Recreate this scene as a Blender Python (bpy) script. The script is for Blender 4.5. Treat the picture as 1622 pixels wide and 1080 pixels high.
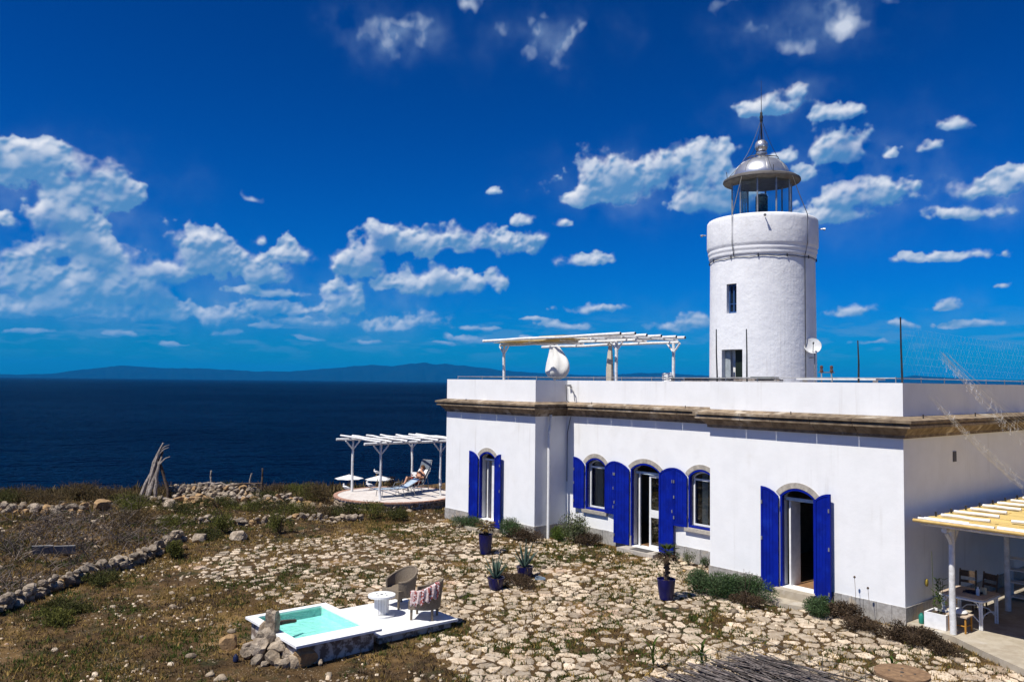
import bpy, bmesh, math, random
import numpy as np
from mathutils import Vector, Matrix, Euler, noise as mn

for o in list(bpy.data.objects): bpy.data.objects.remove(o)
scene = bpy.context.scene
COL = scene.collection
R = math.radians
rng = random.Random(7)
nrg = np.random.default_rng(7)

# ---------------------------------------------------------------- camera
YAW, PITCH, ROLL = R(50.648), R(2.833), R(0.6456)
CAM = Vector((8.8021, -18.6516, 5.3791))
d_ = Vector((-math.sin(YAW)*math.cos(PITCH), math.cos(YAW)*math.cos(PITCH), math.sin(PITCH)))
r_ = Vector((math.cos(YAW), math.sin(YAW), 0)); u_ = r_.cross(d_)
r2 = math.cos(ROLL)*r_ + math.sin(ROLL)*u_; u2 = -math.sin(ROLL)*r_ + math.cos(ROLL)*u_
cd = bpy.data.cameras.new('camera'); cam = bpy.data.objects.new('camera', cd); COL.objects.link(cam)
cd.sensor_width = 36; cd.lens = 1304.1/1622*36; cd.clip_start = .1; cd.clip_end = 200000
cam.matrix_world = Matrix(((r2.x, u2.x, -d_.x, CAM.x), (r2.y, u2.y, -d_.y, CAM.y), (r2.z, u2.z, -d_.z, CAM.z), (0, 0, 0, 1)))
scene.camera = cam
scene.view_settings.view_transform = 'Standard'; scene.view_settings.look = 'None'
scene.view_settings.exposure = 0.30; scene.view_settings.gamma = 1
scene.render.resolution_x = 1024; scene.render.resolution_y = 681
scene.cycles.max_bounces = 8; scene.cycles.transparent_max_bounces = 12
scene.cycles.volume_bounces = 0
scene.cycles.use_denoising = True

# ---------------------------------------------------------------- sun and sky
SUN_EL, SUN_FROM = R(59), Vector((-.03, -1, 0)).normalized()      # horizontal direction towards the sun
to_sun = SUN_FROM*math.cos(SUN_EL) + Vector((0, 0, math.sin(SUN_EL)))
sl = bpy.data.lights.new('sun', 'SUN'); sl.energy = 5.0; sl.angle = R(.53); sl.color = (1, .955, .875)
so = bpy.data.objects.new('sun', sl); COL.objects.link(so)
so.rotation_euler = to_sun.to_track_quat('Z', 'Y').to_euler()

world = bpy.data.worlds.new('World'); scene.world = world; world.use_nodes = True
world.cycles.sampling_method = 'MANUAL'; world.cycles.sample_map_resolution = 512
WT = world.node_tree; WT.nodes.clear()
class NT:
    def __init__(s, t): s.t = t
    def n(s, typ, **k):
        nd = s.t.nodes.new(typ)
        for a, b in k.items(): setattr(nd, a, b)
        return nd
    def put(s, sock, v):
        if v is None: return
        if isinstance(v, bpy.types.NodeSocket): s.t.links.new(v, sock)
        else: sock.default_value = v
    def m(s, op, a, b=None, c=None, clamp=False):
        nd = s.n('ShaderNodeMath', operation=op, use_clamp=clamp)
        for i, v in enumerate((a, b, c)): s.put(nd.inputs[i], v)
        return nd.outputs[0]
    def vm(s, op, a, b=None, c=None, out=0):
        nd = s.n('ShaderNodeVectorMath', operation=op)
        for i, v in enumerate((a, b, c)): s.put(nd.inputs[i], v)
        return nd.outputs[out]
    def noise(s, vec, scale, detail=4, rough=.55, dim='3D', out='Fac', dist=0):
        nd = s.n('ShaderNodeTexNoise', noise_dimensions=dim)
        s.put(nd.inputs['Vector'], vec); s.put(nd.inputs['Scale'], scale)
        nd.inputs['Detail'].default_value = detail; nd.inputs['Roughness'].default_value = rough
        nd.inputs['Distortion'].default_value = dist
        return nd.outputs[out]
    def ramp(s, v, lo, hi, a=0., b=1., smooth=True):
        nd = s.n('ShaderNodeMapRange', interpolation_type='SMOOTHSTEP' if smooth else 'LINEAR')
        s.put(nd.inputs[0], v)
        for i, q in zip((1, 2, 3, 4), (lo, hi, a, b)): s.put(nd.inputs[i], q)
        return nd.outputs[0]
    def mix(s, f, a, b, blend='MIX'):
        nd = s.n('ShaderNodeMix', data_type='RGBA', blend_type=blend)
        s.put(nd.inputs[0], f); s.put(nd.inputs[6], a if not isinstance(a, tuple) else (*a, 1)[:4]); s.put(nd.inputs[7], b if not isinstance(b, tuple) else (*b, 1)[:4])
        return nd.outputs[2]
# clouds: azimuth, elevation, half width, half height in degrees (azimuth counted from +Y towards -X)
CLOUDS = [(70,3,1.2,.25),(64.5,2.7,1,.2),(76,2.8,1.5,.24),(81,2.6,1.3,.2),(60.5,2.8,.9,.2),(50,3.0,.8,.16),(43,2.9,.9,.18),(55.5,2.5,1,.17),(34,3.2,1.1,.2),(27,2.7,1,.16),(73,2.2,1,.15),(67,3.4,1.3,.25),(81.6,12.2,3.03,1.53),(78.9,11.4,2.82,1.69),(76.6,11.2,1.64,1.31),(79.2,9.4,2.45,1.44),(81.2,13.2,2.02,0.95),(77.7,7.7,2.87,1.39),(82.6,9.3,0.71,0.51),(80.7,5.7,3.77,1.74),(76.6,5.0,4.05,1.65),(82.2,6.3,1.96,1.34),(79.3,4.0,4.96,1.0),(74.7,3.9,3.39,0.88),(72.2,8.0,2.88,1.86),(74.1,6.7,2.27,1.44),(70.5,7.2,2.18,1.31),(67.3,6.9,1.8,1.0),(65.8,8.3,1.66,1.17),(67.8,9.0,0.57,0.58),(70.2,4.1,2.38,0.83),(66.6,4.7,2.39,0.76),(67.4,5.8,2.87,0.38),(64.1,3.8,2.52,0.43),(55.7,9.3,5.21,1.12),(58.2,9.5,2.18,0.94),(61.6,7.7,1.88,1.11),(54.8,7.0,3.26,1.04),(58.3,6.4,2.18,0.78),(62.2,4.9,1.96,1.03),(62.5,6.1,1.27,0.51),(57.5,4.0,2.27,0.7),(59.0,3.6,1.73,0.43),(45.2,5.1,1.74,0.44),(46.8,3.9,1.4,0.31),(45.7,8.4,1.84,0.52),(49.8,11.0,0.62,0.43),(47.3,10.9,0.88,0.39),(51.7,13.1,0.62,0.42),(48.9,4.3,1.1,0.15),(52.9,3.7,1.32,0.22),(53.8,2.9,1.67,0.31),(42.5,13.6,5.48,1.67),(39.2,14.7,3.37,1.4),(36.9,15.7,2.0,0.73),(46.3,12.7,1.94,0.76),(37.7,12.0,2.5,0.92),(35.8,12.8,2.05,1.03),(32.4,14.8,1.19,0.6),(31.0,13.7,0.98,0.6),(28.7,14.9,1.96,1.09),(28.9,17.2,1.52,0.65),(25.9,14.5,0.8,0.46),(23.6,14.5,0.7,0.38),(28.2,12.0,2.6,1.11),(29.2,10.9,2.08,0.64),(21.3,11.8,2.82,0.9),(21.7,10.4,2.19,0.53),(19.1,12.4,1.15,0.8),(23.0,7.9,2.77,0.35),(19.5,6.1,0.55,0.19),(28.3,4.7,1.68,0.45),(23.0,5.0,0.96,0.35),(38.1,4.1,1.67,0.56),(40.0,3.7,1.52,0.39),(25.1,3.8,0.85,0.36),(21.4,3.8,1.52,0.31),(33.3,17.9,1.85,0.62),(31.8,18.7,0.95,0.5),(22.2,15.7,0.96,0.37),(50.9,23.8,0.67,0.76),(48.6,22.7,1.79,1.0),(46.7,23.0,1.16,0.35),(49.7,21.6,0.98,0.43),(53.3,25.1,1.17,0.3),(48.8,24.6,0.72,0.3),(59.6,22.7,2.02,0.99),(58.5,23.9,1.32,0.53),(27.9,23.7,1.74,0.35),(28.5,22.7,1.67,0.54),(31.9,21.9,1.12,0.52),(33.7,23.2,0.74,0.48),(35.2,24.5,0.91,0.29),(71.4,12.6,0.39,0.2),(68.1,12.1,0.89,0.16)]
VEILS = [(78.5, 5.4, 7.5, 2.6, .50), (67, 4.6, 6, 2.0, .42), (59.5, 4.4, 4, 1.8, .32), (79, 10.5, 4.5, 2.6, .34), (41, 13.4, 6, 1.8, .30), (27.5, 13, 5, 3.0, .26), (20.5, 11.4, 3.5, 1.6, .26), (48.6, 23, 3.2, 1.6, .30), (59.3, 23, 3, 1.4, .34), (31, 22.8, 4.5, 1.5, .26), (33, 18, 2.6, 1.1, .24), (36, 4, 8, 1.3, .20), (22, 4.2, 5, 1.2, .22)]
WISPS = 80                                                        # from here on the thin high clouds
def cloud_map(az0, az1, el0, el1, nx, ny, blobs, wisps, seed):
    """alpha and light of a fair-weather sky on an azimuth/elevation grid; light: 0 shade .. 1 sunlit"""
    g = np.random.default_rng(seed); da = (az1-az0)/nx; de = (el1-el0)/ny
    az = az0+(np.arange(nx)+.5)*da; el = el0+(np.arange(ny)+.5)*de; A, E = np.meshgrid(az, el)
    fx = np.fft.fftfreq(nx, da)[None, :]; fy = np.fft.fftfreq(ny, de)[:, None]
    def band(lo, hi, beta, sx=1., sy=1.):
        k = np.sqrt((fx*sx)**2+(fy*sy)**2)+1e-6
        F = np.fft.fft2(g.normal(size=(ny, nx)))*k**(-beta)*(1-np.exp(-(k/lo)**4))*np.exp(-(k/hi)**4)
        q = np.real(np.fft.ifft2(F)); return q/q.std()
    wx, wy = band(.12, 2, 1.8), band(.12, 2, 1.8)
    coarse = band(.14, 5, 2.1); mid = band(.4, 7, 2.0); fine = band(1.2, 9, 1.9)
    mid2 = band(.4, 2.4, 2.0)
    AW, EW = A+wx*.22, E+wy*.10
    blobs = [(a, e, w_*(1.12 if a < 64 else 1.0), h*(1.12 if a < 64 else 1.03)) for a, e, w_, h in blobs]; B = np.full(A.shape, -3.); S = np.zeros(A.shape); W = np.full(A.shape, 1e-6)
    for a, e, w_, h in blobs:
        i0, i1 = np.searchsorted(az, (a-w_*2.6-.6, a+w_*2.6+.6)); j0, j1 = np.searchsorted(el, (e-h*2.6-.4, e+h*2.6+.4))
        if i1 <= i0 or j1 <= j0: continue
        sl_ = np.s_[j0:j1, i0:i1]; dx = (AW[sl_]-a)/w_; dy = (EW[sl_]-e)/h
        dy = np.where(dy < 0, dy*1.7, dy*.92); f = 1-np.sqrt(dx*dx+dy*dy)*1.0
        b = B[sl_]; hh = np.clip(1-np.abs(b-f)/.35, 0, 1); B[sl_] = np.maximum(b, f)+hh*hh*.0875
        wt = np.exp(3*f); S[sl_] += wt*h; W[sl_] += wt
    size = np.clip(S/W, .12, 2.); sm = np.clip((size-.3)/.7, 0, 1)
    nz = np.where(sm > 0, sm, 0)*(.18*coarse+.13*mid+.022*fine)+(1-sm)*(.15*mid+.06*fine)
    f = B+nz+.04
    soft = np.clip(.42+.36*wx, .20, 1.05)         # crisp cauliflower tops here, frayed veils there
    veil = band(.12, 3, 1.9)
    al = np.clip((f+.06)/soft, 0, 1); al = al*al*(3-2*al)
    al *= np.clip(.88+.16*veil+.5*np.clip(f, 0, .5), .35, 1)
    t = np.clip(f, 0, 1.2)
    hgt = np.sqrt(t+.0)*size*.9 + (.30*coarse+.17*mid2)*size*np.clip(t*2.5, 0, 1)+.020*np.minimum(size, .6)*fine*np.clip(t*3, 0, 1)
    gy, gx = np.gradient(hgt, de, da)
    lx, ly, lz = .41, .86, .31                     # azimuth grows to the left
    nl = (-gx*lx-gy*ly+lz*1.0)/np.sqrt(gx*gx+gy*gy+1.0)
    sh = np.zeros_like(t); acc = np.zeros_like(t); stp = max(1, int(.09/de)); sxp = max(1, int(.04/da))
    for k in range(1, 15):
        q = np.roll(np.roll(t, -stp*k, 0), -sxp*k, 1)
        q[-stp*k:, :] = 0; acc += q*.11
    lit = np.clip(.40+.72*nl, 0, 1.2)*np.exp(-acc*1.5)*(.35+.65*np.clip(t*2.2, 0, 1))+.06
    Fb = np.exp(-(fx**2+fy**2)*(2*np.pi*.055)**2/2); lit = np.real(np.fft.ifft2(np.fft.fft2(lit)*Fb))
    wf = np.full(A.shape, -3.); fib = band(.22, 4.5, 2.0, .9, 1.1)
    for a, e, w_, h in wisps:
        dx = (A+wx*.5-a)/w_; dy = (E+wy*.3-e)/h; wf = np.maximum(wf, 1-(dx*dx+dy*dy)*.62)
    w2 = np.clip(np.clip(wf, -.9, 1)*.42+fib*.26-.06, 0, 1); w2 = w2**1.15*.9*np.clip((wf+1.6)/.8, 0, 1)
    lit = np.where(w2 > al, .22+.6*w2, lit); al = np.maximum(al, w2)
    # thin veils round the banks
    vv = np.zeros(A.shape)
    for a, e, w_, h, q in VEILS: vv = np.maximum(vv, q*np.exp(-((A+wx*.8-a)/w_)**2-((E+wy*.4-e)/h)**2))
    vv *= np.clip(.75+.28*veil+.12*mid, 0, 1.3); lit = np.where(vv > al, .20+.25*vv, lit); al = al+(1-al)*vv*.9
    # faint low streaks near the horizon
    st = band(.25, 6, 1.8, 2.2, .5); ban = np.exp(-((E-2.9)/1.3)**2); lowc = np.clip(st*.38+.03, 0, .55)*ban
    al = np.maximum(al, lowc); al *= np.clip((E-.3)/4, 0, 1)*.55+.45*(E > .4)
    return np.clip(al, 0, .985), np.clip(lit, 0, 1.1), A, E
N = NT(WT)
tc = N.n('ShaderNodeTexCoord'); D = N.vm('NORMALIZE', tc.outputs['Generated'])
sx = N.n('ShaderNodeSeparateXYZ'); N.put(sx.inputs[0], D)
azd = N.m('MULTIPLY', N.m('ARCTAN2', N.m('MULTIPLY', sx.outputs[0], -1.0), sx.outputs[1]), 180/math.pi)
eld = N.m('MULTIPLY', N.m('ARCSINE', sx.outputs[2]), 180/math.pi)
cp = N.n('ShaderNodeCombineXYZ'); N.put(cp.inputs[0], azd); N.put(cp.inputs[1], eld)
def cloud_image(name, box, size, blobs, wisps, seed):
    al_, lit_, _, _ = cloud_map(*box, *size, blobs, wisps, seed)
    im = bpy.data.images.new(name, size[0], size[1], alpha=True, float_buffer=True, is_data=True)
    px = np.ones((size[1], size[0], 4), np.float32); px[..., 0] = al_; px[..., 1] = lit_; im.pixels.foreach_set(px.ravel()); im.update(); return im
def lookup(im, box, ext):
    u = N.m('DIVIDE', N.m('SUBTRACT', azd, box[0]), box[1]-box[0]); v = N.m('DIVIDE', N.m('SUBTRACT', eld, box[2]), box[3]-box[2])
    c_ = N.n('ShaderNodeCombineXYZ'); N.put(c_.inputs[0], u); N.put(c_.inputs[1], v); tx = N.n('ShaderNodeTexImage', image=im, interpolation='Cubic', extension=ext); N.put(tx.inputs[0], c_.outputs[0])
    return tx.outputs[0]
BOX = (12., 89., -1., 29.); ALL = (-180., 180., 0., 90.)
crng = random.Random(17); more = []                               # the rest of the sky goes on with the same sort of clouds
for k in range(17):
    a = crng.uniform(-180, 180); e = crng.choice((5, 8, 11, 14, 18, 24, 34, 46))*crng.uniform(.8, 1.2); w_ = crng.uniform(2, 6)*(.6+e/22)
    for q in range(5): more.append((a+crng.uniform(-w_, w_), e+crng.uniform(-.2, .2)*w_, w_*crng.uniform(.4, .9), w_*crng.uniform(.2, .42)))
near = lookup(cloud_image('clouds_seaward', BOX, (1711, 667), CLOUDS[:WISPS], CLOUDS[WISPS:], 3), BOX, 'EXTEND')
rest_ = lookup(cloud_image('clouds_elsewhere', ALL, (1440, 360), more, [], 5), ALL, 'REPEAT')
inside = N.m('MULTIPLY', N.m('MULTIPLY', N.ramp(azd, 13, 16), N.ramp(azd, 88, 85)), N.ramp(eld, 28.5, 26))
cm = N.mix(inside, rest_, near); sm_ = N.n('ShaderNodeSeparateColor'); N.put(sm_.inputs[0], cm)
alpha = N.m('MULTIPLY', sm_.outputs[0], N.ramp(eld, .2, .8)); shade = N.m('SUBTRACT', 1.0, sm_.outputs[1], clamp=True)
sky = N.n('ShaderNodeTexSky', sky_type='NISHITA', sun_disc=False)
sky.sun_elevation = SUN_EL; sky.sun_rotation = math.atan2(to_sun.x, to_sun.y)
sky.altitude = 20; sky.air_density = 1.0; sky.dust_density = .3; sky.ozone_density = 2.5
SKY_STRENGTH = .10
sr = N.n('ShaderNodeSeparateColor'); N.put(sr.inputs[0], sky.outputs[0]); sc_ = N.n('ShaderNodeCombineColor')
for i, (k, p) in enumerate(((.0012, 1.6), (.114, 1.53), (.235, 1.62))): N.put(sc_.inputs[i], N.m('MULTIPLY', N.m('POWER', sr.outputs[i], p), k))
skyc = sc_.outputs[0]                                              # the deep polarised blue of the photograph
low = N.ramp(eld, 2, 9)
cl = N.mix(shade, N.mix(low, (3.9, 4.9, 6.4), (6.9, 7.1, 7.6)), N.mix(low, (.25, 2.1, 4.6), (.30, 1.8, 4.1)))
outc = N.mix(alpha, skyc, cl)
bg = N.n('ShaderNodeBackground'); N.put(bg.inputs[0], outc); bg.inputs[1].default_value = SKY_STRENGTH
wo = N.n('ShaderNodeOutputWorld'); WT.links.new(bg.outputs[0], wo.inputs[0])

# ---------------------------------------------------------------- mesh helpers
class MB:
    def __init__(s): s.v = []; s.f = []; s.t = []
    def add(s, vs, fs, tint=0.):
        b = len(s.v); s.v.extend([tuple(q) for q in vs]); s.f.extend([tuple(b+i for i in q) for q in fs]); s.t.extend([tint]*len(fs)); return s
    def box(s, c, sz, rot=None, tint=0.):
        x, y, z = (q/2 for q in sz)
        vs = [Vector(p) for p in ((-x,-y,-z),(x,-y,-z),(x,y,-z),(-x,y,-z),(-x,-y,z),(x,-y,z),(x,y,z),(-x,y,z))]
        if rot is not None: vs = [rot @ p for p in vs]
        c = Vector(c)
        return s.add([p+c for p in vs], [(3,2,1,0),(4,5,6,7),(0,1,5,4),(1,2,6,5),(2,3,7,6),(3,0,4,7)], tint)
    def bx(s, x0, x1, y0, y1, z0, z1, tint=0.): return s.box(((x0+x1)/2,(y0+y1)/2,(z0+z1)/2),(x1-x0,y1-y0,z1-z0),None,tint)
    def path(s, pts, rad, n=8, caps=True, tint=0.):
        pts = [Vector(p) for p in pts]
        if not hasattr(rad, '__len__'): rad = [rad]*len(pts)
        vs = []; up = Vector((.013, .02, 1))
        for i, p in enumerate(pts):
            t = (pts[min(i+1, len(pts)-1)] - pts[max(i-1, 0)]).normalized()
            a = t.cross(up)
            if a.length < .05: a = t.cross(Vector((1, .1, 0)))
            a.normalize(); b = t.cross(a)
            for k in range(n):
                an = 2*math.pi*k/n; vs.append(p + a*(math.cos(an)*rad[i]) + b*(math.sin(an)*rad[i]))
        fs = []
        for i in range(len(pts)-1):
            for k in range(n):
                k2 = (k+1) % n; fs.append((i*n+k, i*n+k2, (i+1)*n+k2, (i+1)*n+k))
        if caps: fs.append(tuple(range(n-1, -1, -1))); fs.append(tuple(range((len(pts)-1)*n, len(pts)*n)))
        return s.add(vs, fs, tint)
    def tube(s, a, b, r0, r1=None, n=8, tint=0.): return s.path([a, b], [r0, r0 if r1 is None else r1], n, True, tint)
    def lathe(s, prof, c=(0, 0, 0), n=24, tint=0.):
        c = Vector(c); vs = []; fs = []
        for r, z in prof:
            for k in range(n):
                a = 2*math.pi*k/n; vs.append(c + Vector((r*math.cos(a), r*math.sin(a), z)))
        for i in range(len(prof)-1):
            for k in range(n):
                k2 = (k+1) % n; fs.append((i*n+k, i*n+k2, (i+1)*n+k2, (i+1)*n+k))
        if prof[0][0] > 1e-4: fs.append(tuple(range(n-1, -1, -1)))
        if prof[-1][0] > 1e-4: fs.append(tuple(range((len(prof)-1)*n, len(prof)*n)))
        return s.add(vs, fs, tint)
    def prism(s, poly, fn, d0, d1, tint=0.):
        """poly of 2-d points, fn(u, v, depth) -> 3-d"""
        n = len(poly); vs = [fn(u, v, d0) for u, v in poly] + [fn(u, v, d1) for u, v in poly]
        fs = [tuple(range(n-1, -1, -1)), tuple(range(n, 2*n))] + [(i, (i+1) % n, n+(i+1) % n, n+i) for i in range(n)]
        return s.add(vs, fs, tint)
    def mesh(s, name):
        me = bpy.data.meshes.new(name); me.from_pydata(s.v, [], s.f)
        a = me.attributes.new('tint', 'FLOAT', 'FACE'); a.data.foreach_set('value', np.array(s.t, dtype=np.float32))
        return me
    def build(s, name, mat, parent=None, smooth=False, fix=True, **tags):
        me = s.mesh(name)
        if fix and len(s.v) < 60000:
            bm = bmesh.new(); bm.from_mesh(me); bmesh.ops.recalc_face_normals(bm, faces=bm.faces); bm.to_mesh(me); bm.free()
        if smooth:
            me.polygons.foreach_set('use_smooth', [True]*len(me.polygons))
            if smooth != 'all': me.set_sharp_from_angle(angle=R(40))
        return link(name, me, mat, parent, **tags)
def link(name, me, mat, parent=None, **tags):
    o = bpy.data.objects.new(name, me); COL.objects.link(o)
    if mat is not None and me is not None and not me.materials: me.materials.append(mat)
    if parent is not None: o.parent = parent
    for k, v in tags.items(): o[k] = v
    return o
def thing(name, loc, label, cat, group=None, rz=0):
    o = bpy.data.objects.new(name, None); COL.objects.link(o); o.location = loc; o.rotation_euler = (0, 0, rz); o.empty_display_size = .1
    o['label'] = label; o['category'] = cat
    if group: o['group'] = group
    return o
def copy_tree(o, parent=None):
    c = o.copy(); COL.objects.link(c); c.parent = parent
    for ch in list(o.children): copy_tree(ch, c)
    return c
def fast_mesh(name, V, F, tint, mat, parent=None, **tags):
    """V (n,3), F (m,k) arrays, tint per face"""
    V = np.asarray(V, np.float32); F = np.asarray(F, np.int32); m, k = F.shape
    me = bpy.data.meshes.new(name); me.vertices.add(len(V)); me.vertices.foreach_set('co', V.ravel())
    me.loops.add(m*k); me.loops.foreach_set('vertex_index', F.ravel())
    me.polygons.add(m); me.polygons.foreach_set('loop_start', np.arange(0, m*k, k, dtype=np.int32))
    me.polygons.foreach_set('loop_total', np.full(m, k, np.int32))
    a = me.attributes.new('tint', 'FLOAT', 'FACE'); a.data.foreach_set('value', np.asarray(tint, np.float32))
    me.update(calc_edges=True)
    return link(name, me, mat, parent, **tags)

# ---------------------------------------------------------------- materials
MATS = {}
def M(name, col, col2=None, rough=.85, vs=5., lo=.35, hi=.65, bump=.15, bs=40., bd=.01, tint=.35, rnd=0., metal=0., spec=.3, col3=None, s3=1.3, lo3=.55, hi3=.7, stretch=None):
    if name in MATS: return MATS[name]
    m = bpy.data.materials.new(name); m.use_nodes = True; t = m.node_tree; t.nodes.clear(); N = NT(t)
    if col2 is None: col2 = tuple(q*.78 for q in col)
    pos = N.n('ShaderNodeNewGeometry').outputs['Position']
    if stretch: pos = N.vm('MULTIPLY', pos, stretch)
    c = N.mix(N.ramp(N.noise(pos, vs, 6, .6), lo, hi), col, col2)
    if col3: c = N.mix(N.ramp(N.noise(pos, s3, 5, .6), lo3, hi3), c, col3)
    if tint:
        at = N.n('ShaderNodeAttribute', attribute_name='tint')
        k = N.m('MULTIPLY_ADD', at.outputs['Fac'], tint, 1.0)
        if rnd:
            oi = N.n('ShaderNodeObjectInfo'); k = N.m('MULTIPLY', k, N.m('MULTIPLY_ADD', oi.outputs['Random'], rnd, 1-rnd/2))
        c = N.vm('SCALE', c); c.node.inputs['Scale'].default_value = 1
        t.links.new(k, c.node.inputs['Scale'])
    b = N.n('ShaderNodeBsdfPrincipled'); N.put(b.inputs['Base Color'], c if isinstance(c, bpy.types.NodeSocket) else (*c, 1))
    b.inputs['Roughness'].default_value = rough; b.inputs['Metallic'].default_value = metal; b.inputs['Specular IOR Level'].default_value = spec
    if bump:
        bn = N.n('ShaderNodeBump'); bn.inputs['Strength'].default_value = bump; bn.inputs['Distance'].default_value = bd
        N.put(bn.inputs['Height'], N.noise(pos, bs, 5, .65)); t.links.new(bn.outputs[0], b.inputs['Normal'])
    o = N.n('ShaderNodeOutputMaterial'); t.links.new(b.outputs[0], o.inputs[0])
    MATS[name] = m; return m
plaster = M('white_plaster', (.80, .80, .79), (.76, .76, .75), rough=.9, vs=1.7, bump=.18, bs=9, bd=.02, tint=0, col3=(.70, .69, .66), s3=.9, lo3=.56, hi3=.85)
tower_plaster = M('tower_plaster', (.78, .78, .78), (.72, .72, .73), rough=.9, vs=2.2, bump=.5, bs=5, bd=.04, tint=0, col3=(.66, .65, .64), s3=1.3, lo3=.55, hi3=.85)
def streaks(m, k):
    t = m.node_tree; N = NT(t); b = [q for q in t.nodes if q.type == 'BSDF_PRINCIPLED'][0]; src = b.inputs['Base Color'].links[0].from_socket
    pos = N.n('ShaderNodeNewGeometry').outputs['Position']
    st = N.ramp(N.noise(N.vm('MULTIPLY', pos, (5, 5, .22)), 1.0, 5, .65), .52, .78); pa = N.ramp(N.noise(pos, .45, 4, .6), .42, .66)
    c = N.mix(N.m('MULTIPLY', N.m('MULTIPLY', st, pa), k), src, (.50, .47, .42))
    cr = N.ramp(N.noise(N.vm('MULTIPLY', pos, (1, 1, 1)), 2.6, 8, .8), .62, .72); c = N.mix(N.m('MULTIPLY', cr, .35*k), c, (.55, .53, .49))
    t.links.new(c, b.inputs['Base Color'])
streaks(plaster, .55); streaks(tower_plaster, .7)
granite = M('grey_granite', (.37, .355, .33), (.27, .255, .235), vs=14, bump=.3, bs=60, rnd=.3, col3=(.42, .35, .26), s3=2.2)
cornice_stone = M('cornice_stone', (.27, .205, .135), (.14, .10, .065), vs=5, bump=.5, bs=22, bd=.02, rnd=.25, col3=(.42, .36, .28), s3=1.6)
arch_stone = M('arch_stone', (.42, .38, .32), (.32, .29, .25), vs=12, bump=.4, bs=40, rnd=.25)
blue = M('cobalt_paint', (.001, .013, .27), (.001, .009, .19), rough=.55, vs=3, bump=.2, bs=25, tint=.3, spec=.15, col3=(.006, .030, .33), s3=2.2, lo3=.55, hi3=.8)
blue_pot = M('blue_glaze', (.003, .005, .085), (.002, .003, .05), rough=.3, vs=4, bump=.05, tint=0, spec=.5)
white_paint = M('white_paint', (.78, .78, .77), (.68, .68, .67), rough=.7, vs=6, bump=.2, bs=30, tint=.15, rnd=.1)
white_log = M('white_log', (.76, .76, .75), (.60, .59, .57), rough=.8, vs=7, bump=.5, bs=18, bd=.02, tint=.15, rnd=.1)
limestone = M('flag_limestone', (.60, .50, .375), (.45, .35, .24), rough=.95, vs=6, bump=1, bs=20, bd=.045, tint=.38, rnd=.34, col3=(.46, .31, .21), s3=.55, lo3=.54, hi3=.72)
rubble = M('rubble_stone', (.36, .285, .20), (.19, .145, .10), rough=.95, vs=7, bump=.8, bs=16, bd=.04, tint=.45, rnd=.45, col3=(.45, .27, .10), s3=.35, lo3=.58, hi3=.70)
orange_stone = M('orange_stone', (.42, .27, .13), (.27, .17, .085), rough=.95, vs=6, bump=.8, bs=16, bd=.04, tint=.4, rnd=.3)
pale_rock = M('pale_rock', (.40, .33, .25), (.20, .155, .11), rough=.95, vs=6, bump=1, bs=14, bd=.06, tint=.3, rnd=.55, col3=(.17, .135, .11), s3=4.5, lo3=.5, hi3=.7)
dead_wood = M('driftwood', (.34, .29, .25), (.17, .14, .115), rough=.9, vs=12, bump=.6, bs=30, bd=.01, tint=.4, rnd=.25)
dark_wood = M('dark_wood', (.11, .075, .05), (.06, .04, .03), rough=.85, vs=14, tint=.5)
cane = M('old_cane', (.16, .135, .125), (.06, .048, .045), rough=.8, vs=8, tint=.75, bump=.3)
reed_mat = M('reed_mat', (.62, .46, .17), (.54, .38, .13), rough=.9, vs=14, bump=.5, bs=60, tint=.12, stretch=(1, 8, 1))
wicker = M('wicker', (.23, .185, .135), (.14, .11, .08), rough=.85, vs=60, bump=.9, bs=110, bd=.008, tint=.3)
metal_dark = M('dark_metal', (.05, .048, .045), (.03, .03, .03), rough=.5, tint=.2, metal=.3)
metal_grey = M('grey_metal', (.38, .38, .38), (.28, .27, .26), rough=.45, tint=.2, metal=.6)
silver = M('silver_dome', (.60, .61, .63), (.48, .49, .51), rough=.36, vs=3, bump=.1, bs=8, metal=.75, tint=.2)
rust = M('rusty_brim', (.14, .13, .12), (.10, .09, .08), rough=.6, vs=6, tint=.2, metal=.1, col3=(.16, .10, .06), s3=3, lo3=.62, hi3=.75)
concrete = M('concrete', (.42, .37, .29), (.33, .28, .21), rough=.95, vs=4, bump=.4, bs=20, tint=.2, col3=(.48, .44, .37), s3=2)
terrace_floor = M('terrace_floor', (.62, .58, .53), (.52, .46, .41), rough=.9, vs=4, bump=.3, tint=.2)
inside_floor = M('inside_floor', (.30, .17, .08), (.22, .12, .06), rough=.6, tint=.2)
inside_wall = M('inside_wall', (.35, .33, .30), rough=.9, tint=.0)
canvas = M('white_canvas', (.74, .73, .71), (.66, .65, .62), rough=.9, vs=3, bump=.2, bs=8, tint=.2)
sling = M('grey_sling', (.13, .15, .18), (.10, .12, .14), rough=.8, tint=.2)
pale_sling = M('pale_sling', (.42, .52, .62), (.36, .45, .55), rough=.8, tint=.2)
skin = M('skin', (.48, .26, .16), (.42, .21, .13), rough=.6, tint=0, bump=.05)
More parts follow.
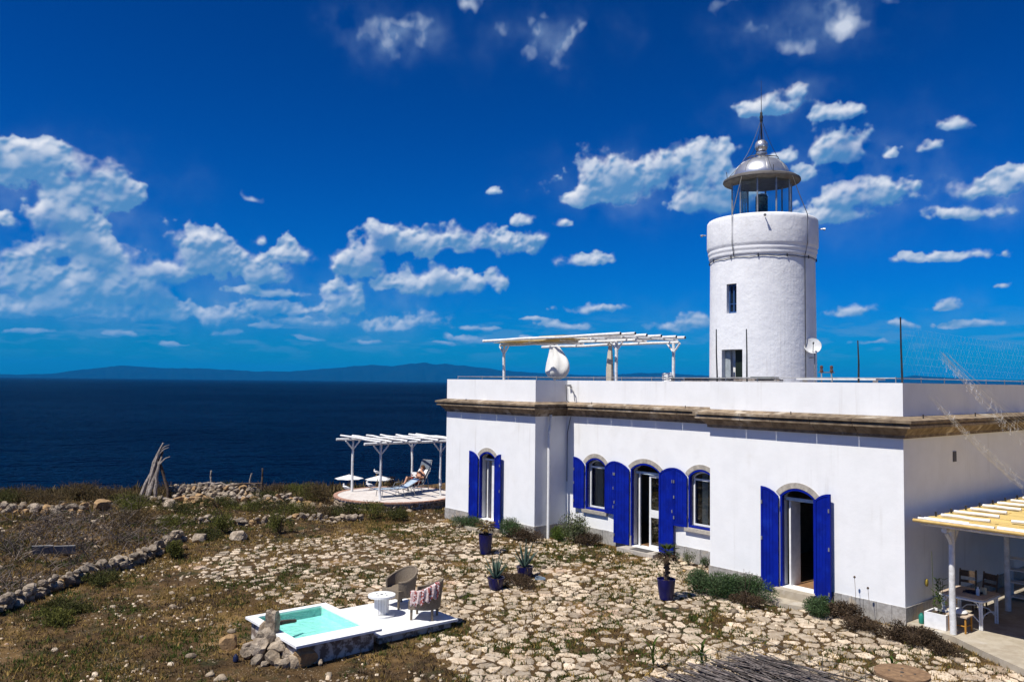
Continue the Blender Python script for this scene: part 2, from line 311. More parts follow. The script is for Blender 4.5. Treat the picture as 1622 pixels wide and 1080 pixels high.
def leafmat(name, a, b, tint=.5, trans=.25):
    if name in MATS: return MATS[name]
    m = bpy.data.materials.new(name); m.use_nodes = True; t = m.node_tree; t.nodes.clear(); N = NT(t)
    pos = N.n('ShaderNodeNewGeometry').outputs['Position']
    c = N.mix(N.ramp(N.noise(pos, 2.3, 4, .6), .35, .65), a, b)
    at = N.n('ShaderNodeAttribute', attribute_name='tint')
    c = N.vm('SCALE', c); t.links.new(N.m('MULTIPLY_ADD', at.outputs['Fac'], tint, 1.0), c.node.inputs['Scale'])
    p = N.n('ShaderNodeBsdfDiffuse'); N.put(p.inputs[0], c); tr = N.n('ShaderNodeBsdfTranslucent'); N.put(tr.inputs[0], c)
    mx = N.n('ShaderNodeMixShader'); mx.inputs[0].default_value = trans; t.links.new(p.outputs[0], mx.inputs[1]); t.links.new(tr.outputs[0], mx.inputs[2])
    o = N.n('ShaderNodeOutputMaterial'); t.links.new(mx.outputs[0], o.inputs[0]); MATS[name] = m; return m
leaf_green = leafmat('shrub_green', (.055, .095, .038), (.09, .125, .062))
leaf_sage = leafmat('sage_green', (.14, .16, .08), (.10, .12, .05))
leaf_bright = leafmat('bright_green', (.055, .10, .018), (.09, .12, .03))
leaf_brown = leafmat('dry_brown', (.10, .07, .045), (.06, .043, .028), .6)
leaf_dry = leafmat('dry_grass', (.28, .19, .065), (.17, .115, .04), .6)
leaf_dark = leafmat('weed_green', (.035, .058, .014), (.07, .085, .022), .5)
agave_green = leafmat('agave_green', (.085, .13, .10), (.06, .10, .085), .4, .1)
def glassmat(name, tintc=(1, 1, 1), refl=.9):
    m = bpy.data.materials.new(name); m.use_nodes = True; t = m.node_tree; t.nodes.clear(); N = NT(t)
    a = N.n('ShaderNodeBsdfTransparent'); a.inputs[0].default_value = (*tintc, 1)
    g = N.n('ShaderNodeBsdfGlossy'); g.inputs['Roughness'].default_value = .02
    fr = N.n('ShaderNodeFresnel'); fr.inputs[0].default_value = 1.5
    mx = N.n('ShaderNodeMixShader'); t.links.new(N.m('MULTIPLY', fr.outputs[0], refl), mx.inputs[0]); t.links.new(a.outputs[0], mx.inputs[1]); t.links.new(g.outputs[0], mx.inputs[2])
    o = N.n('ShaderNodeOutputMaterial'); t.links.new(mx.outputs[0], o.inputs[0]); return m
glass = glassmat('window_glass', (.75, .8, .8)); lantern_glass = glassmat('lantern_glass', (.86, .93, .93), .8)

# ---------------------------------------------------------------- terrain
def hashn(ix, iy, s):
    h = (ix.astype(np.int64)*374761393 + iy.astype(np.int64)*668265263 + s*974711) & 0x7fffffff
    h = ((h ^ (h >> 13))*1274126177) & 0x7fffffff
    return ((h ^ (h >> 16)) & 0xffff)/65535.
def vnoise(x, y, s=0):
    x = np.asarray(x, float); y = np.asarray(y, float); ix = np.floor(x); iy = np.floor(y); fx = x-ix; fy = y-iy
    fx = fx*fx*(3-2*fx); fy = fy*fy*(3-2*fy)
    a = hashn(ix, iy, s); b = hashn(ix+1, iy, s); c = hashn(ix, iy+1, s); e = hashn(ix+1, iy+1, s)
    return (a*(1-fx)+b*fx)*(1-fy)+(c*(1-fx)+e*fx)*fy
def fbm(x, y, s=0, o=4):
    t = 0; a = .5; n = 0
    for i in range(o): t = t+a*vnoise(x*2**i, y*2**i, s+i*17); n += a; a *= .5
    return t/n
PAVE = [(-13.8,-10.6),(-16.5,-10.2),(-17.9,-7.3),(-17.1,-4.4),(-17.8,-.7),(-17.9,-.08),(-12.6,-.08),(-12.55,1.4),(-5.4,1.4),(-5.35,-.08),(.1,-.12),(1.0,-.35),(1.9,-.85),(4.5,-2.0),(7,-4),(7,-12),(-3.1,-9.6),(-4.9,-9.3),(-6.2,-9.0),(-6.0,-7.5),(-8.8,-7.5),(-8.8,-9.8),(-12.3,-10.4)]
def inpoly(x, y, poly):
    x = np.asarray(x, float); y = np.asarray(y, float); r = np.zeros(x.shape, bool); n = len(poly)
    for i in range(n):
        x0, y0 = poly[i]; x1, y1 = poly[(i+1) % n]
        if y0 == y1: continue
        c = ((y0 > y) != (y1 > y)) & (x < (x1-x0)*(y-y0)/(y1-y0)+x0); r ^= c
    return r
def edge_x(y): return np.interp(y, [-80,-30,-20,-12.56,-10,-7.3,-5.2,-1.8,0,5,12,25,60], [-44,-41,-39,-36.6,-36,-33.6,-32.8,-29.8,-28.4,-27.6,-27,-25,-15])
def gz(x, y):
    x = np.asarray(x, float); y = np.asarray(y, float)
    d = (edge_x(y)-x)*.85 + (fbm(x*.5, y*.5, 5)-.5)*1.8
    z = np.interp(d, [-3, 0, 1, 3, 13, 16, 24, 60], [0, -.06, -.7, -2.6, -4.2, -9, -17, -20])
    z = z - .012*np.clip(-y-2, 0, 12)
    wild = np.clip((-15.5-x)/4, 0, 1)
    z = z + (fbm(x*.35, y*.35, 3)-.5)*.05 + wild*(fbm(x*.6, y*.6, 9)-.5)*.45 + (fbm(x*2.5, y*2.5, 13, 3)-.5)*(.03+.10*wild)
    return z
def gz1(x, y): return float(gz(np.array([x]), np.array([y]))[0])
def axis(lo, hi, step, outer):
    a = list(np.arange(lo, hi+1e-6, step)); g = step
    l = [a[0]]; h = [a[-1]]
    while l[-1] > outer[0]: g *= 1.35; l.append(l[-1]-g)
    g = step
    while h[-1] < outer[1]: g *= 1.35; h.append(h[-1]+g)
    return np.array(l[:0:-1]+a+h[1:])
gx = axis(-44, 7, .22, (-60, 90)); gy = axis(-19, 5, .22, (-90, 70))
GX, GY = np.meshgrid(gx, gy); GZ = gz(GX, GY)
V = np.stack([GX.ravel(), GY.ravel(), GZ.ravel()], 1); nx = len(gx)
ii, jj = np.meshgrid(np.arange(nx-1), np.arange(len(gy)-1)); a = (jj*nx+ii).ravel()
F = np.stack([a, a+1, a+nx+1, a+nx], 1)
def ground_mat():
    m = bpy.data.materials.new('dry_ground'); m.use_nodes = True; t = m.node_tree; t.nodes.clear(); N = NT(t)
    pos = N.n('ShaderNodeNewGeometry').outputs['Position']
    soil = N.mix(N.ramp(N.noise(pos, 1.7, 6, .65), .35, .65), (.058, .037, .018), (.135, .082, .036))
    soil = N.mix(N.ramp(N.noise(pos, .55, 5, .6), .53, .68), soil, (.28, .175, .07))
    grn = N.ramp(N.noise(pos, .8, 6, .7), .52, .62)
    soil = N.mix(N.m('MULTIPLY', grn, .85), soil, (.038, .042, .018))
    vo = N.n('ShaderNodeTexVoronoi', feature='F1'); N.put(vo.inputs['Vector'], pos); vo.inputs['Scale'].default_value = 11
    peb = N.m('MULTIPLY', N.ramp(vo.outputs['Distance'], .16, .28, 1., 0.), N.ramp(N.noise(pos, 1.1, 4, .6), .50, .62))
    v2 = N.n('ShaderNodeTexVoronoi', feature='F1'); N.put(v2.inputs['Vector'], pos); v2.inputs['Scale'].default_value = 27
    grit = N.m('MULTIPLY', N.ramp(v2.outputs['Distance'], .18, .34, 1., 0.), N.ramp(N.noise(pos, 2.1, 5, .65), .46, .60))
    soil = N.mix(grit, soil, (.36, .27, .17))
    c = N.mix(peb, soil, (.46, .37, .26))
    b = N.n('ShaderNodeBsdfPrincipled'); N.put(b.inputs['Base Color'], c); b.inputs['Roughness'].default_value = 1; b.inputs['Specular IOR Level'].default_value = .1
    h = N.m('ADD', N.noise(pos, 14, 6, .75), N.m('MULTIPLY', peb, .5))
    bn = N.n('ShaderNodeBump'); bn.inputs['Strength'].default_value = 1; bn.inputs['Distance'].default_value = .07; N.put(bn.inputs['Height'], h); t.links.new(bn.outputs[0], b.inputs['Normal'])
    o = N.n('ShaderNodeOutputMaterial'); t.links.new(b.outputs[0], o.inputs[0]); return m
ground = fast_mesh('ground', V, F, np.zeros(len(F)), ground_mat(), kind='structure', label='dry brown stony ground of the headland around the house')
ground.data.polygons.foreach_set('use_smooth', [True]*len(F))

# ---------------------------------------------------------------- sea, far hills, air
SEA_Z = -15.
def sea_mat():
    m = bpy.data.materials.new('deep_sea'); m.use_nodes = True; t = m.node_tree; t.nodes.clear(); N = NT(t)
    pos = N.n('ShaderNodeNewGeometry').outputs['Position']
    rot = N.n('ShaderNodeVectorRotate', rotation_type='Z_AXIS'); N.put(rot.inputs['Vector'], pos); rot.inputs['Angle'].default_value = R(-44)
    p = N.vm('MULTIPLY', rot.outputs[0], (.75, 1, 1))                # crests drawn out along the shore
    n1 = N.noise(p, .10, 4, .6); n2 = N.noise(p, .03, 3, .55); n3 = N.noise(p, .38, 4, .6)
    h = N.m('ADD', N.m('ADD', N.m('MULTIPLY', n1, 3.4), N.m('MULTIPLY', n2, 7.0)), N.m('MULTIPLY', n3, 1.1))
    bn = N.n('ShaderNodeBump'); bn.inputs['Strength'].default_value = 1; bn.inputs['Distance'].default_value = 1.0; N.put(bn.inputs['Height'], h)
    gust = N.ramp(N.noise(p, .006, 4, .6), .35, .65, .8, 1.2)
    di = N.n('ShaderNodeBsdfDiffuse'); di.inputs[0].default_value = (.0001, .0022, .0125, 1); t.links.new(bn.outputs[0], di.inputs['Normal'])
    gl = N.n('ShaderNodeBsdfGlossy'); gl.inputs['Roughness'].default_value = .10; gl.inputs['Color'].default_value = (.7, .85, 1, 1); t.links.new(bn.outputs[0], gl.inputs['Normal'])
    fr = N.n('ShaderNodeFresnel'); fr.inputs[0].default_value = 1.33; t.links.new(bn.outputs[0], fr.inputs['Normal'])
    b = N.n('ShaderNodeMixShader'); t.links.new(N.m('MULTIPLY', N.m('MULTIPLY', N.m('POWER', fr.outputs[0], 1.5), .36), gust), b.inputs[0]); t.links.new(di.outputs[0], b.inputs[1]); t.links.new(gl.outputs[0], b.inputs[2])
    o = N.n('ShaderNodeOutputMaterial'); t.links.new(b.outputs[0], o.inputs[0]); return m
mb = MB(); S_ = 38000
ring = [0, 60, 200, 800, 4000, S_]
xs = sorted(set([-q for q in ring]+ring))
for i in range(len(xs)-1):
    for j in range(len(xs)-1):
        mb.add([(xs[i], xs[j], SEA_Z), (xs[i+1], xs[j], SEA_Z), (xs[i+1], xs[j+1], SEA_Z), (xs[i], xs[j+1], SEA_Z)], [(0, 1, 2, 3)])
sea = mb.build('sea', sea_mat(), fix=False, kind='structure', label='deep navy blue sea reaching the horizon')
HILL = [(100,.3),(92,.5),(86,.2),(83,.03),(81.84,0.061),(79.87,0.088),(78.18,0.423),(76.79,0.603),(75.72,0.702),(73.52,0.579),(70.86,0.581),(68.1,0.457),(65.68,0.449),(62.36,0.794),(60.24,1.04),(58.96,0.929),(56.58,1.222),(55.93,1.1),(55.28,1.152),(52.87,0.919),(50.23,0.642),(46.72,0.505),(44.11,0.445),(41.95,0.641),(40.03,0.702),(38.14,0.548),(30.09,0.331),(26.34,0.407),(24.54,0.62),(22.79,0.516),(20.78,0.342),(18.77,0.398),(10,.5),(0,.2)]
HILL.sort(); hd = 24000.
az = np.arange(2, 99, .12); el = np.interp(az, [q[0] for q in HILL], [q[1] for q in HILL]) + .05
el = el + (fbm(az*1.3, az*0+3, 21, 5)-.5)*.10
prof = [(-2500, 0.), (-1200, .45), (-500, .8), (0, 1.), (700, .8), (2200, .35), (3500, 0)]
V = []; 
for k, (off, hh) in enumerate(prof):
    wob = (fbm(az*2.2+k*9, az*0+k*3.3, 31, 4)-.5)
    dist = hd + off + wob*900
    hgt = np.tan(np.radians(el))*hd*hh*(1+wob*.25*(hh < 1)) - (40 if hh == 0 else 0)
    A = np.radians(az)
    V.append(np.stack([CAM.x - np.sin(A)*dist, CAM.y + np.cos(A)*dist, SEA_Z + 19*(hh > 0) + hgt], 1))
n = len(az); V = np.concatenate(V); F = []
for k in range(len(prof)-1):
    a = np.arange(n-1)+k*n; F.append(np.stack([a, a+1, a+n+1, a+n], 1))
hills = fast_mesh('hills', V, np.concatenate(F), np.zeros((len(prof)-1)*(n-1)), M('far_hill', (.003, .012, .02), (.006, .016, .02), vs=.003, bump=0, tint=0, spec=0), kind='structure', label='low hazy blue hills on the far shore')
hills.data.polygons.foreach_set('use_smooth', [True]*len(hills.data.polygons))
hz = MB(); hz.bx(-38500, 38500, -38500, 38500, -22, 640)
hm = bpy.data.materials.new('thin_haze'); hm.use_nodes = True; t = hm.node_tree; t.nodes.clear(); N = NT(t)
pv = N.n('ShaderNodeVolumePrincipled'); pv.inputs['Color'].default_value = (.01, .37, .96, 1); pv.inputs['Density'].default_value = 2.6e-5; pv.inputs['Anisotropy'].default_value = 0
o = N.n('ShaderNodeOutputMaterial'); t.links.new(pv.outputs[0], o.inputs['Volume'])
hz.build('haze', hm, kind='stuff', label='thin blue haze over the sea')

# ---------------------------------------------------------------- flagstones in the ground
def inview(x, y, z=0., m=.0):
    v = Vector((x, y, z)) - CAM; w = v.dot(d_)
    if w < .5: return False
    u = v.dot(r2)/w*1304.1/811; q = v.dot(u2)/w*1304.1/540
    return abs(u) < 1+m and abs(q) < 1+m
def clip_cell(p, nb):
    poly = [(p[0]-1.2, p[1]-1.2), (p[0]+1.2, p[1]-1.2), (p[0]+1.2, p[1]+1.2), (p[0]-1.2, p[1]+1.2)]
    for q in nb:
        mx, my = (p[0]+q[0])/2, (p[1]+q[1])/2; nx_, ny_ = q[0]-p[0], q[1]-p[1]; out = []
        for i in range(len(poly)):
            a, b = poly[i], poly[(i+1) % len(poly)]
            da = (a[0]-mx)*nx_+(a[1]-my)*ny_; db = (b[0]-mx)*nx_+(b[1]-my)*ny_
            if da <= 0: out.append(a)
            if (da < 0 < db) or (db < 0 < da):
                tt = da/(da-db); out.append((a[0]+(b[0]-a[0])*tt, a[1]+(b[1]-a[1])*tt))
        poly = out
        if len(poly) < 3: return None
    return poly
def rough_stone(poly, top, bot, seed):
    """rounded flagstone on a 2-d outline, in local coordinates about its centroid"""
    rr = random.Random(seed); pts = []
    n = len(poly)
    for i in range(n):                                   # corner cutting
        a, b = poly[i], poly[(i+1) % n]
        q_ = rr.uniform(.08, .26); pts.append((a[0]*(1-q_)+b[0]*q_, a[1]*(1-q_)+b[1]*q_)); q_ = rr.uniform(.08, .26); pts.append((a[0]*q_+b[0]*(1-q_), a[1]*q_+b[1]*(1-q_)))
    q = []
    pts = [p for i in range(len(pts)) for p in (pts[i], ((pts[i][0]+pts[(i+1) % len(pts)][0])/2*(1+rr.uniform(-.10, .06)), (pts[i][1]+pts[(i+1) % len(pts)][1])/2*(1+rr.uniform(-.10, .06))))]
    for x, y in pts:
        k = 1+rr.uniform(-.09, .07); q.append((x*k, y*k))
    n = len(q); mb_ = MB()
    tl = [rr.uniform(-.010, .012) for _ in range(n)]
    vs = [(x, y, bot) for x, y in q]+[(x*.99, y*.99, top-.016+tl[i]*.5) for i, (x, y) in enumerate(q)]+[(x*.86, y*.86, top+tl[i]) for i, (x, y) in enumerate(q)]
    fs = [(i, (i+1) % n, n+(i+1) % n, n+i) for i in range(n)]+[(n+i, n+(i+1) % n, 2*n+(i+1) % n, 2*n+i) for i in range(n)]
    vs.append((rr.uniform(-.03, .03), rr.uniform(-.03, .03), top+rr.uniform(.0, .014))); c = len(vs)-1
    fs += [(2*n+i, 2*n+(i+1) % n, c) for i in range(n)]
    mb_.add(vs, fs, rr.uniform(-1, 1)); return mb_
cells = {}
SP = .27
for i in range(int(-19/SP), int(7.2/SP)):
    for j in range(int(-12.2/SP), int(1.6/SP)):
        cells[i, j] = ((i+.5+rng.uniform(-.49, .49))*SP, (j+.5+rng.uniform(-.49, .49))*SP)
# neighbouring cells merge here and there into bigger flags
for key in list(cells):
    x, y = cells[key]
    big = .40 if (x > -3 and y > -5) else .18
    if rng.random() < big: cells.pop(key)
stones = []
for (i, j), p in cells.items():
    x, y = p
    if not inpoly(np.array([x]), np.array([y]), PAVE)[0] or not inview(x, y, 0, .22): continue
    bare = float(fbm(np.array([x*.32]), np.array([y*.32]), 44)[0]); left = np.clip((-7-x)/6, 0, 1)
    if rng.random() < np.clip((bare-.54)*3.2, 0, .8)+.03+.27*left: continue
    nb = [cells[i+a, j+b] for a in range(-3, 4) for b in range(-3, 4) if (a or b) and (i+a, j+b) in cells]
    poly = clip_cell(p, nb)
    if not poly: continue
    cx = sum(q[0] for q in poly)/len(poly); cy = sum(q[1] for q in poly)/len(poly)
    k = rng.choice((rng.uniform(.5, .75), rng.uniform(.76, .96), rng.uniform(.8, .96))) - .14*left
    poly = [((q[0]-cx)*k, (q[1]-cy)*k) for q in poly]
    ar = abs(sum(poly[a][0]*poly[a-1][1]-poly[a-1][0]*poly[a][1] for a in range(len(poly))))/2
    if ar < .012: continue
    dist = (Vector((cx, cy, 0))-CAM).length
    stones.append((math.sqrt(ar)/dist**1.4, cx, cy, poly))
stones.sort(key=lambda s: -s[0])
rest = MB()
for k, (_, cx, cy, poly) in enumerate(stones):
    st = rough_stone(poly, rng.uniform(.010, .032), -.12, k)
    z = gz1(cx, cy)
    if k < 300:
        o = st.build('paving_stone', limestone, ground, smooth=False, fix=False); o.location = (cx, cy, z)
        for p_ in o.data.polygons: p_.use_smooth = True
        o.data.set_sharp_from_angle(angle=R(35))
    else:
        b = len(rest.v); rest.v.extend([(v[0]+cx, v[1]+cy, v[2]+z) for v in st.v]); rest.f.extend([tuple(b+q for q in f) for f in st.f]); rest.t.extend(st.t)
rest.build('paving_stones', limestone, ground, fix=False, kind='stuff', label='pale limestone flags farther off in the yard')

# ---------------------------------------------------------------- the keepers' house
LX, AX, BX, RY, DY, ZT = -17.94, -5.31, -12.63, 1.494, 15.94, 5.45
def wpart(mb_, name, mat, parent, smooth=False, **tags):
    """a part whose mesh is given in world coordinates"""
    o = mb_.build(name, mat, parent, smooth, **tags)
    if parent is not None:
        off = Vector(parent.location); p = parent.parent
        while p is not None: off += Vector(p.location); p = p.parent
        me = o.data; me.transform(Matrix.Translation(-off))
    return o
def arch_z(dx, w, zs, zt):
    h = zt-zs; rad = (w*w/4+h*h)/(2*h); return zt-rad+math.sqrt(max(rad*rad-dx*dx, 0))
def wall(mb_, A, B, z0, z1, ops=(), depth=.34):
    A = Vector((*A, 0)); B = Vector((*B, 0)); t = (B-A).normalized(); L = (B-A).length; inn = Vector((-t.y, t.x, 0))
    def P(u, z, dd=0.): return A+t*u+inn*dd+Vector((0, 0, z))
    def quad(u0, u1, za, zb): mb_.add([P(u0, za), P(u1, za), P(u1, zb), P(u0, zb)], [(0, 1, 2, 3)])
    cur = 0.
    for uc, w, zb, zs, zt in sorted(ops):
        l, r = uc-w/2, uc+w/2; quad(cur, l, z0, z1)
        if zb > z0+1e-4: quad(l, r, z0, zb)
        n = 14; us = [l+w*k/n for k in range(n+1)]; zs_ = [arch_z(u-uc, w, zs, zt) for u in us]
        for k in range(n): mb_.add([P(us[k], zs_[k]), P(us[k+1], zs_[k+1]), P(us[k+1], z1), P(us[k], z1)], [(0, 1, 2, 3)])
        loop = [(l, zb), (r, zb)]+[(us[k], zs_[k]) for k in range(n, -1, -1)]
        for k in range(len(loop)):
            a, b = loop[k], loop[(k+1) % len(loop)]
            mb_.add([P(*a), P(*b), P(*b, depth), P(*a, depth)], [(0, 1, 2, 3)])
        cur = r
    quad(cur, L, z0, z1)
house = thing('keepers_house', ((LX)/2, 4, 0), 'long flat-roofed white keepers house with cobalt blue shutters and brown stone cornice', 'house')
DOOR_R = (-2.655, .98, .32, 2.58, 2.80); DOOR_L = (-15.285, .98, .32, 2.58, 2.80)
DOOR_C = (-8.97, 1.25, .13, 2.58, 2.82); WIN_L = (-11.19, .98, 1.05, 2.58, 2.82); WIN_R = (-6.75, .98, 1.05, 2.58, 2.82)
def rel(op, x0): return (op[0]-x0, *op[1:])
w = MB()
wall(w, (LX, 0), (BX, 0), -.3, ZT, [rel(DOOR_L, LX)])
wall(w, (BX, 0), (BX, RY), -.3, ZT)
wall(w, (BX, RY), (AX, RY), -.3, ZT, [rel(q, BX) for q in (DOOR_C, WIN_L, WIN_R)])
wall(w, (AX, RY), (AX, 0), -.3, ZT)
wall(w, (AX, 0), (0, 0), -.3, ZT, [rel(DOOR_R, AX)])
wall(w, (0, 0), (0, DY), -.3, ZT); wall(w, (0, DY), (LX, DY), -.3, ZT); wall(w, (LX, DY), (LX, 0), -.3, ZT)
# parapet top and inner face
outer = [(LX, 0), (BX, 0), (BX, RY), (AX, RY), (AX, 0), (0, 0), (0, DY), (LX, DY)]
def offset(poly, k):
    out = []; n = len(poly)
    for i in range(n):
        p0, p1, p2 = (Vector((*poly[(i+q) % n], 0)) for q in (-1, 0, 1))
        t0 = (p1-p0).normalized(); t1 = (p2-p1).normalized()
        out.append((p1.x+k*(t0.y+t1.y), p1.y-k*(t0.x+t1.x)))
    return out
inner = offset(outer, -.26); n = len(outer)
for i in range(n):
    j = (i+1) % n
    w.add([(*outer[i], ZT), (*outer[j], ZT), (*inner[j], ZT), (*inner[i], ZT)], [(0, 1, 2, 3)])
    w.add([(*inner[i], ZT), (*inner[j], ZT), (*inner[j], 4.86), (*inner[i], 4.86)], [(0, 1, 2, 3)])
wo_ = wpart(w, 'wall', plaster, house)
rf = MB(); rf.add([(*p, 4.88) for p in inner], [tuple(range(n))]); rf.add([(*p, 4.3) for p in offset(outer, -.02)], [tuple(range(n))])
wpart(rf, 'roof', M('roof_screed', (.30, .27, .24), (.24, .21, .18), tint=0), house)
fl = MB(); fl.add([(*p, .30) for p in offset([(LX, 0), (BX, 0), (BX, DY), (LX, DY)], -.02)], [(0, 1, 2, 3)]); fl.add([(*p, .30) for p in offset([(AX, 0), (0, 0), (0, DY), (AX, DY)], -.02)], [(0, 1, 2, 3)])
fl.add([(BX+.0, RY+.02, .12), (AX, RY+.02, .12), (AX, 7, .12), (BX, 7, .12)], [(0, 1, 2, 3)])
wpart(fl, 'inside_floor', inside_floor, house)
iw = MB(); iw.bx(LX+.1, -.1, 5.2, 5.3, .05, 4.29); iw.bx(BX-.22, BX-.12, .34, 5.19, .05, 4.29); iw.bx(AX+.12, AX+.22, .34, 5.19, .05, 4.29)
wpart(iw, 'inside_wall', inside_wall, house)
# cornice blocks round the house, mitred at the corners
PROF = [(0, 4.20), (.055, 4.20), (.055, 4.27), (.12, 4.33), (.20, 4.435), (.295, 4.44), (.295, 4.495), (.262, 4.51), (.262, 4.54), (.34, 4.555), (.34, 4.615), (.0, 4.70)]
order = [(LX, 6), (LX, 0), (BX, 0), (BX, RY), (AX, RY), (AX, 0), (0, 0), (0, DY)]
for i in range(len(order)-1):
    A, B = Vector((*order[i], 0)), Vector((*order[i+1], 0)); t = (B-A).normalized(); L = (B-A).length; nrm = Vector((t.y, -t.x, 0))
    tp = (A-Vector((*order[i-1], 0))).normalized() if i > 0 else t
    tn = (Vector((*order[i+2], 0))-B).normalized() if i+2 < len(order) else t
    def sgn(a, b): return a.x*b.y-a.y*b.x                       # >0 left turn
    sA, sB = sgn(tp, t), sgn(t, tn)
    cuts = [0.]; 
    nb = max(1, round(L/.98)); step = L/nb
    cuts = [0.]+[step*k+rng.uniform(-.1, .1) for k in range(1, nb)]+[L]
    for k in range(nb):
        c = MB(); u0, u1 = cuts[k], cuts[k+1]; jig = rng.uniform(-.004, .004)
        def row(u, first, s_, gap):
            vs = []
            for off, z in PROF:
                uu = u+gap
                if first: uu = u + (off*s_)                      # mitre
                vs.append(A+t*uu+nrm*(off+(jig if 0 < off else -.03))+Vector((0, 0, z)))
            return vs
        r0 = row(u0, k == 0, (-1 if sA > .5 else (1 if sA < -.5 else 0)) if k == 0 else 0, .006)
        r1 = row(u1, k == nb-1, (1 if sB > .5 else (-1 if sB < -.5 else 0)) if k == nb-1 else 0, -.006)
        m_ = len(PROF); fs = [(q, q+1, m_+q+1, m_+q) for q in range(m_-1)]+[tuple(range(m_-1, -1, -1)), tuple(range(m_, 2*m_))]
        c.add(r0+r1, fs, rng.uniform(-.6, .6)); wpart(c, 'cornice_block', cornice_stone, house)
# granite plinth, slab by slab
def plinth(A, B, skips=()):
    A = Vector((*A, 0)); B = Vector((*B, 0)); t = (B-A).normalized(); L = (B-A).length; nrm = Vector((t.y, -t.x, 0)); u = 0.
    while u < L-.02:
        ww = min(rng.uniform(.24, .36), L-u)
        if L-u-ww < .12: ww = L-u
        if not any(a < u+ww/2 < b for a, b in skips):
            c = MB(); th = .030+rng.uniform(-.005, .005); ht = .45+rng.uniform(-.004, .004)
            ctr = A+t*(u+ww/2)+nrm*(th/2-.01)
            c.box((ctr.x, ctr.y, (ht-.35)/2), (ww-.008, th+.02, ht+.35), Matrix.Rotation(math.atan2(t.y, t.x), 3, 'Z'))
            wpart(c, 'plinth_slab', granite, house)
        u += ww
plinth((LX, 0), (BX+.03, 0), [(2.15, 3.15)]); plinth((BX, 0), (BX, RY-.05)); plinth((BX+.05, RY), (AX, RY), [(3.0, 4.3)]); plinth((AX-.03, 0), (.03, 0), [(2.16, 3.15)]); plinth((0, .02), (0, 9)); plinth((LX, 5), (LX, 0))
# door and window fittings
def ring_pts(op, k, n=14):
    uc, w_, zb, zs, zt = op; out = []
    for q in range(n+1):
        dx = -w_/2+w_*q/n; z = arch_z(dx, w_, zs, zt)
        h = zt-zs; rad = (w_*w_/4+h*h)/(2*h); cz = zt-rad; v = Vector((dx, z-cz)).normalized()
        out.append((uc+v.x*(rad+k), cz+v.y*(rad+k)))
    return out
def voussoirs(op, y):
    o_, i_ = ring_pts(op, .145, 18), ring_pts(op, .004, 18)
    for q in range(0, 18, 2):
        c = MB(); poly = [i_[q], i_[q+1], i_[q+2], o_[q+2], o_[q+1], o_[q]]
        cx = sum(p[0] for p in poly)/6; cz = sum(p[1] for p in poly)/6
        poly = [(cx+(p[0]-cx)*.975, cz+(p[1]-cz)*.99) for p in poly]
        c.prism(poly, lambda u, v, dd: Vector((u, y+dd, v)), .03, -.012-rng.uniform(0, .006)); wpart(c, 'arch_stone', arch_stone, house)
def arch_frame(op, y0, y1, th, name, mat, parent, bottom=True):
    uc, w_, zb, zs, zt = op
    o_ = [(uc-w_/2+.002, zb)]+[(p[0], p[1]) for p in ring_pts(op, -.002)]+[(uc+w_/2-.002, zb)]
    inn = (uc, w_-2*th, zb, zs, zt-th); i_ = [(uc-w_/2+th, zb)]+ring_pts(inn, 0)+[(uc+w_/2-th, zb)]
    c = MB()
    for k in range(len(o_)-1):
        c.prism([o_[k], o_[k+1], i_[k+1], i_[k]], lambda u, v, dd: Vector((u, dd, v)), y0, y1)
    if bottom: c.bx(uc-w_/2+th, uc+w_/2-th, min(y0, y1), max(y0, y1), zb+.002, zb+th)
    return wpart(c, name, mat, parent)
def shutter(op, side, ang, y, zb):
    uc, w_, _, zs, zt = op; wl = w_/2-.012
    hx = uc+side*(w_/2+.015); du = Vector((side*math.cos(R(ang)), -math.sin(R(ang)), 0)); dn = Vector((-side*math.sin(R(ang))*1.0, -math.cos(R(ang)), 0))
    top = lambda u: arch_z(-w_/2+u, w_, zs, zt)-.02
    base = Vector((hx, y-.035, 0)); fn = lambda u, v, dd: base+du*u+dn*dd+Vector((0, 0, v))
    c = MB()
    def strip(u0, u1, z0, d0, d1, cut=0.):
        nn = 4; us = [u0+(u1-u0)*k/nn for k in range(nn+1)]
        c.prism([(u0, z0), (u1, z0)]+[(u, top(u)-cut) for u in us[::-1]], fn, d0, d1)
    strip(0, wl, zb, .0, .018)
    strip(0, .055, zb, .02, .042); strip(wl-.055, wl, zb, .02, .042)
    npk = 4; pw = (wl-.115)/npk
    for k in range(npk): strip(.0575+pw*k+.003, .0575+pw*(k+1)-.003, zb+.10, .02, .031, .06)
    c.prism([(.056, zb), (wl-.056, zb), (wl-.056, zb+.095), (.056, zb+.095)], fn, .019, .043)
    nn = 6; us = [.056+(wl-.112)*k/nn for k in range(nn+1)]
    c.prism([(u, top(u)-.058) for u in us]+[(u, top(u)-.001) for u in us[::-1]], fn, .0195, .0425)
    s_ = wpart(c, 'shutter', blue, house)
    hb = MB()
    for z in (zb+.3, zs-.25): hb.tube(fn(.0, z-.05, .02), fn(.0, z+.05, .02), .014, n=6)
    h_ = hb.build('hinge', metal_dark, s_)
    lb_ = MB()
    for z in (zb+.25, (zb+zs)/2+.1, zs-.2): lb_.box(fn(wl-.03, z, .05), (.035, .02, .09), Matrix.Rotation(math.atan2(du.y, du.x), 3, 'Z'))
    l_ = lb_.build('latch', metal_grey, s_); l_.data.transform(Matrix.Translation(-Vector(house.location)))
    h_.data.transform(Matrix.Translation(-Vector(house.location)))
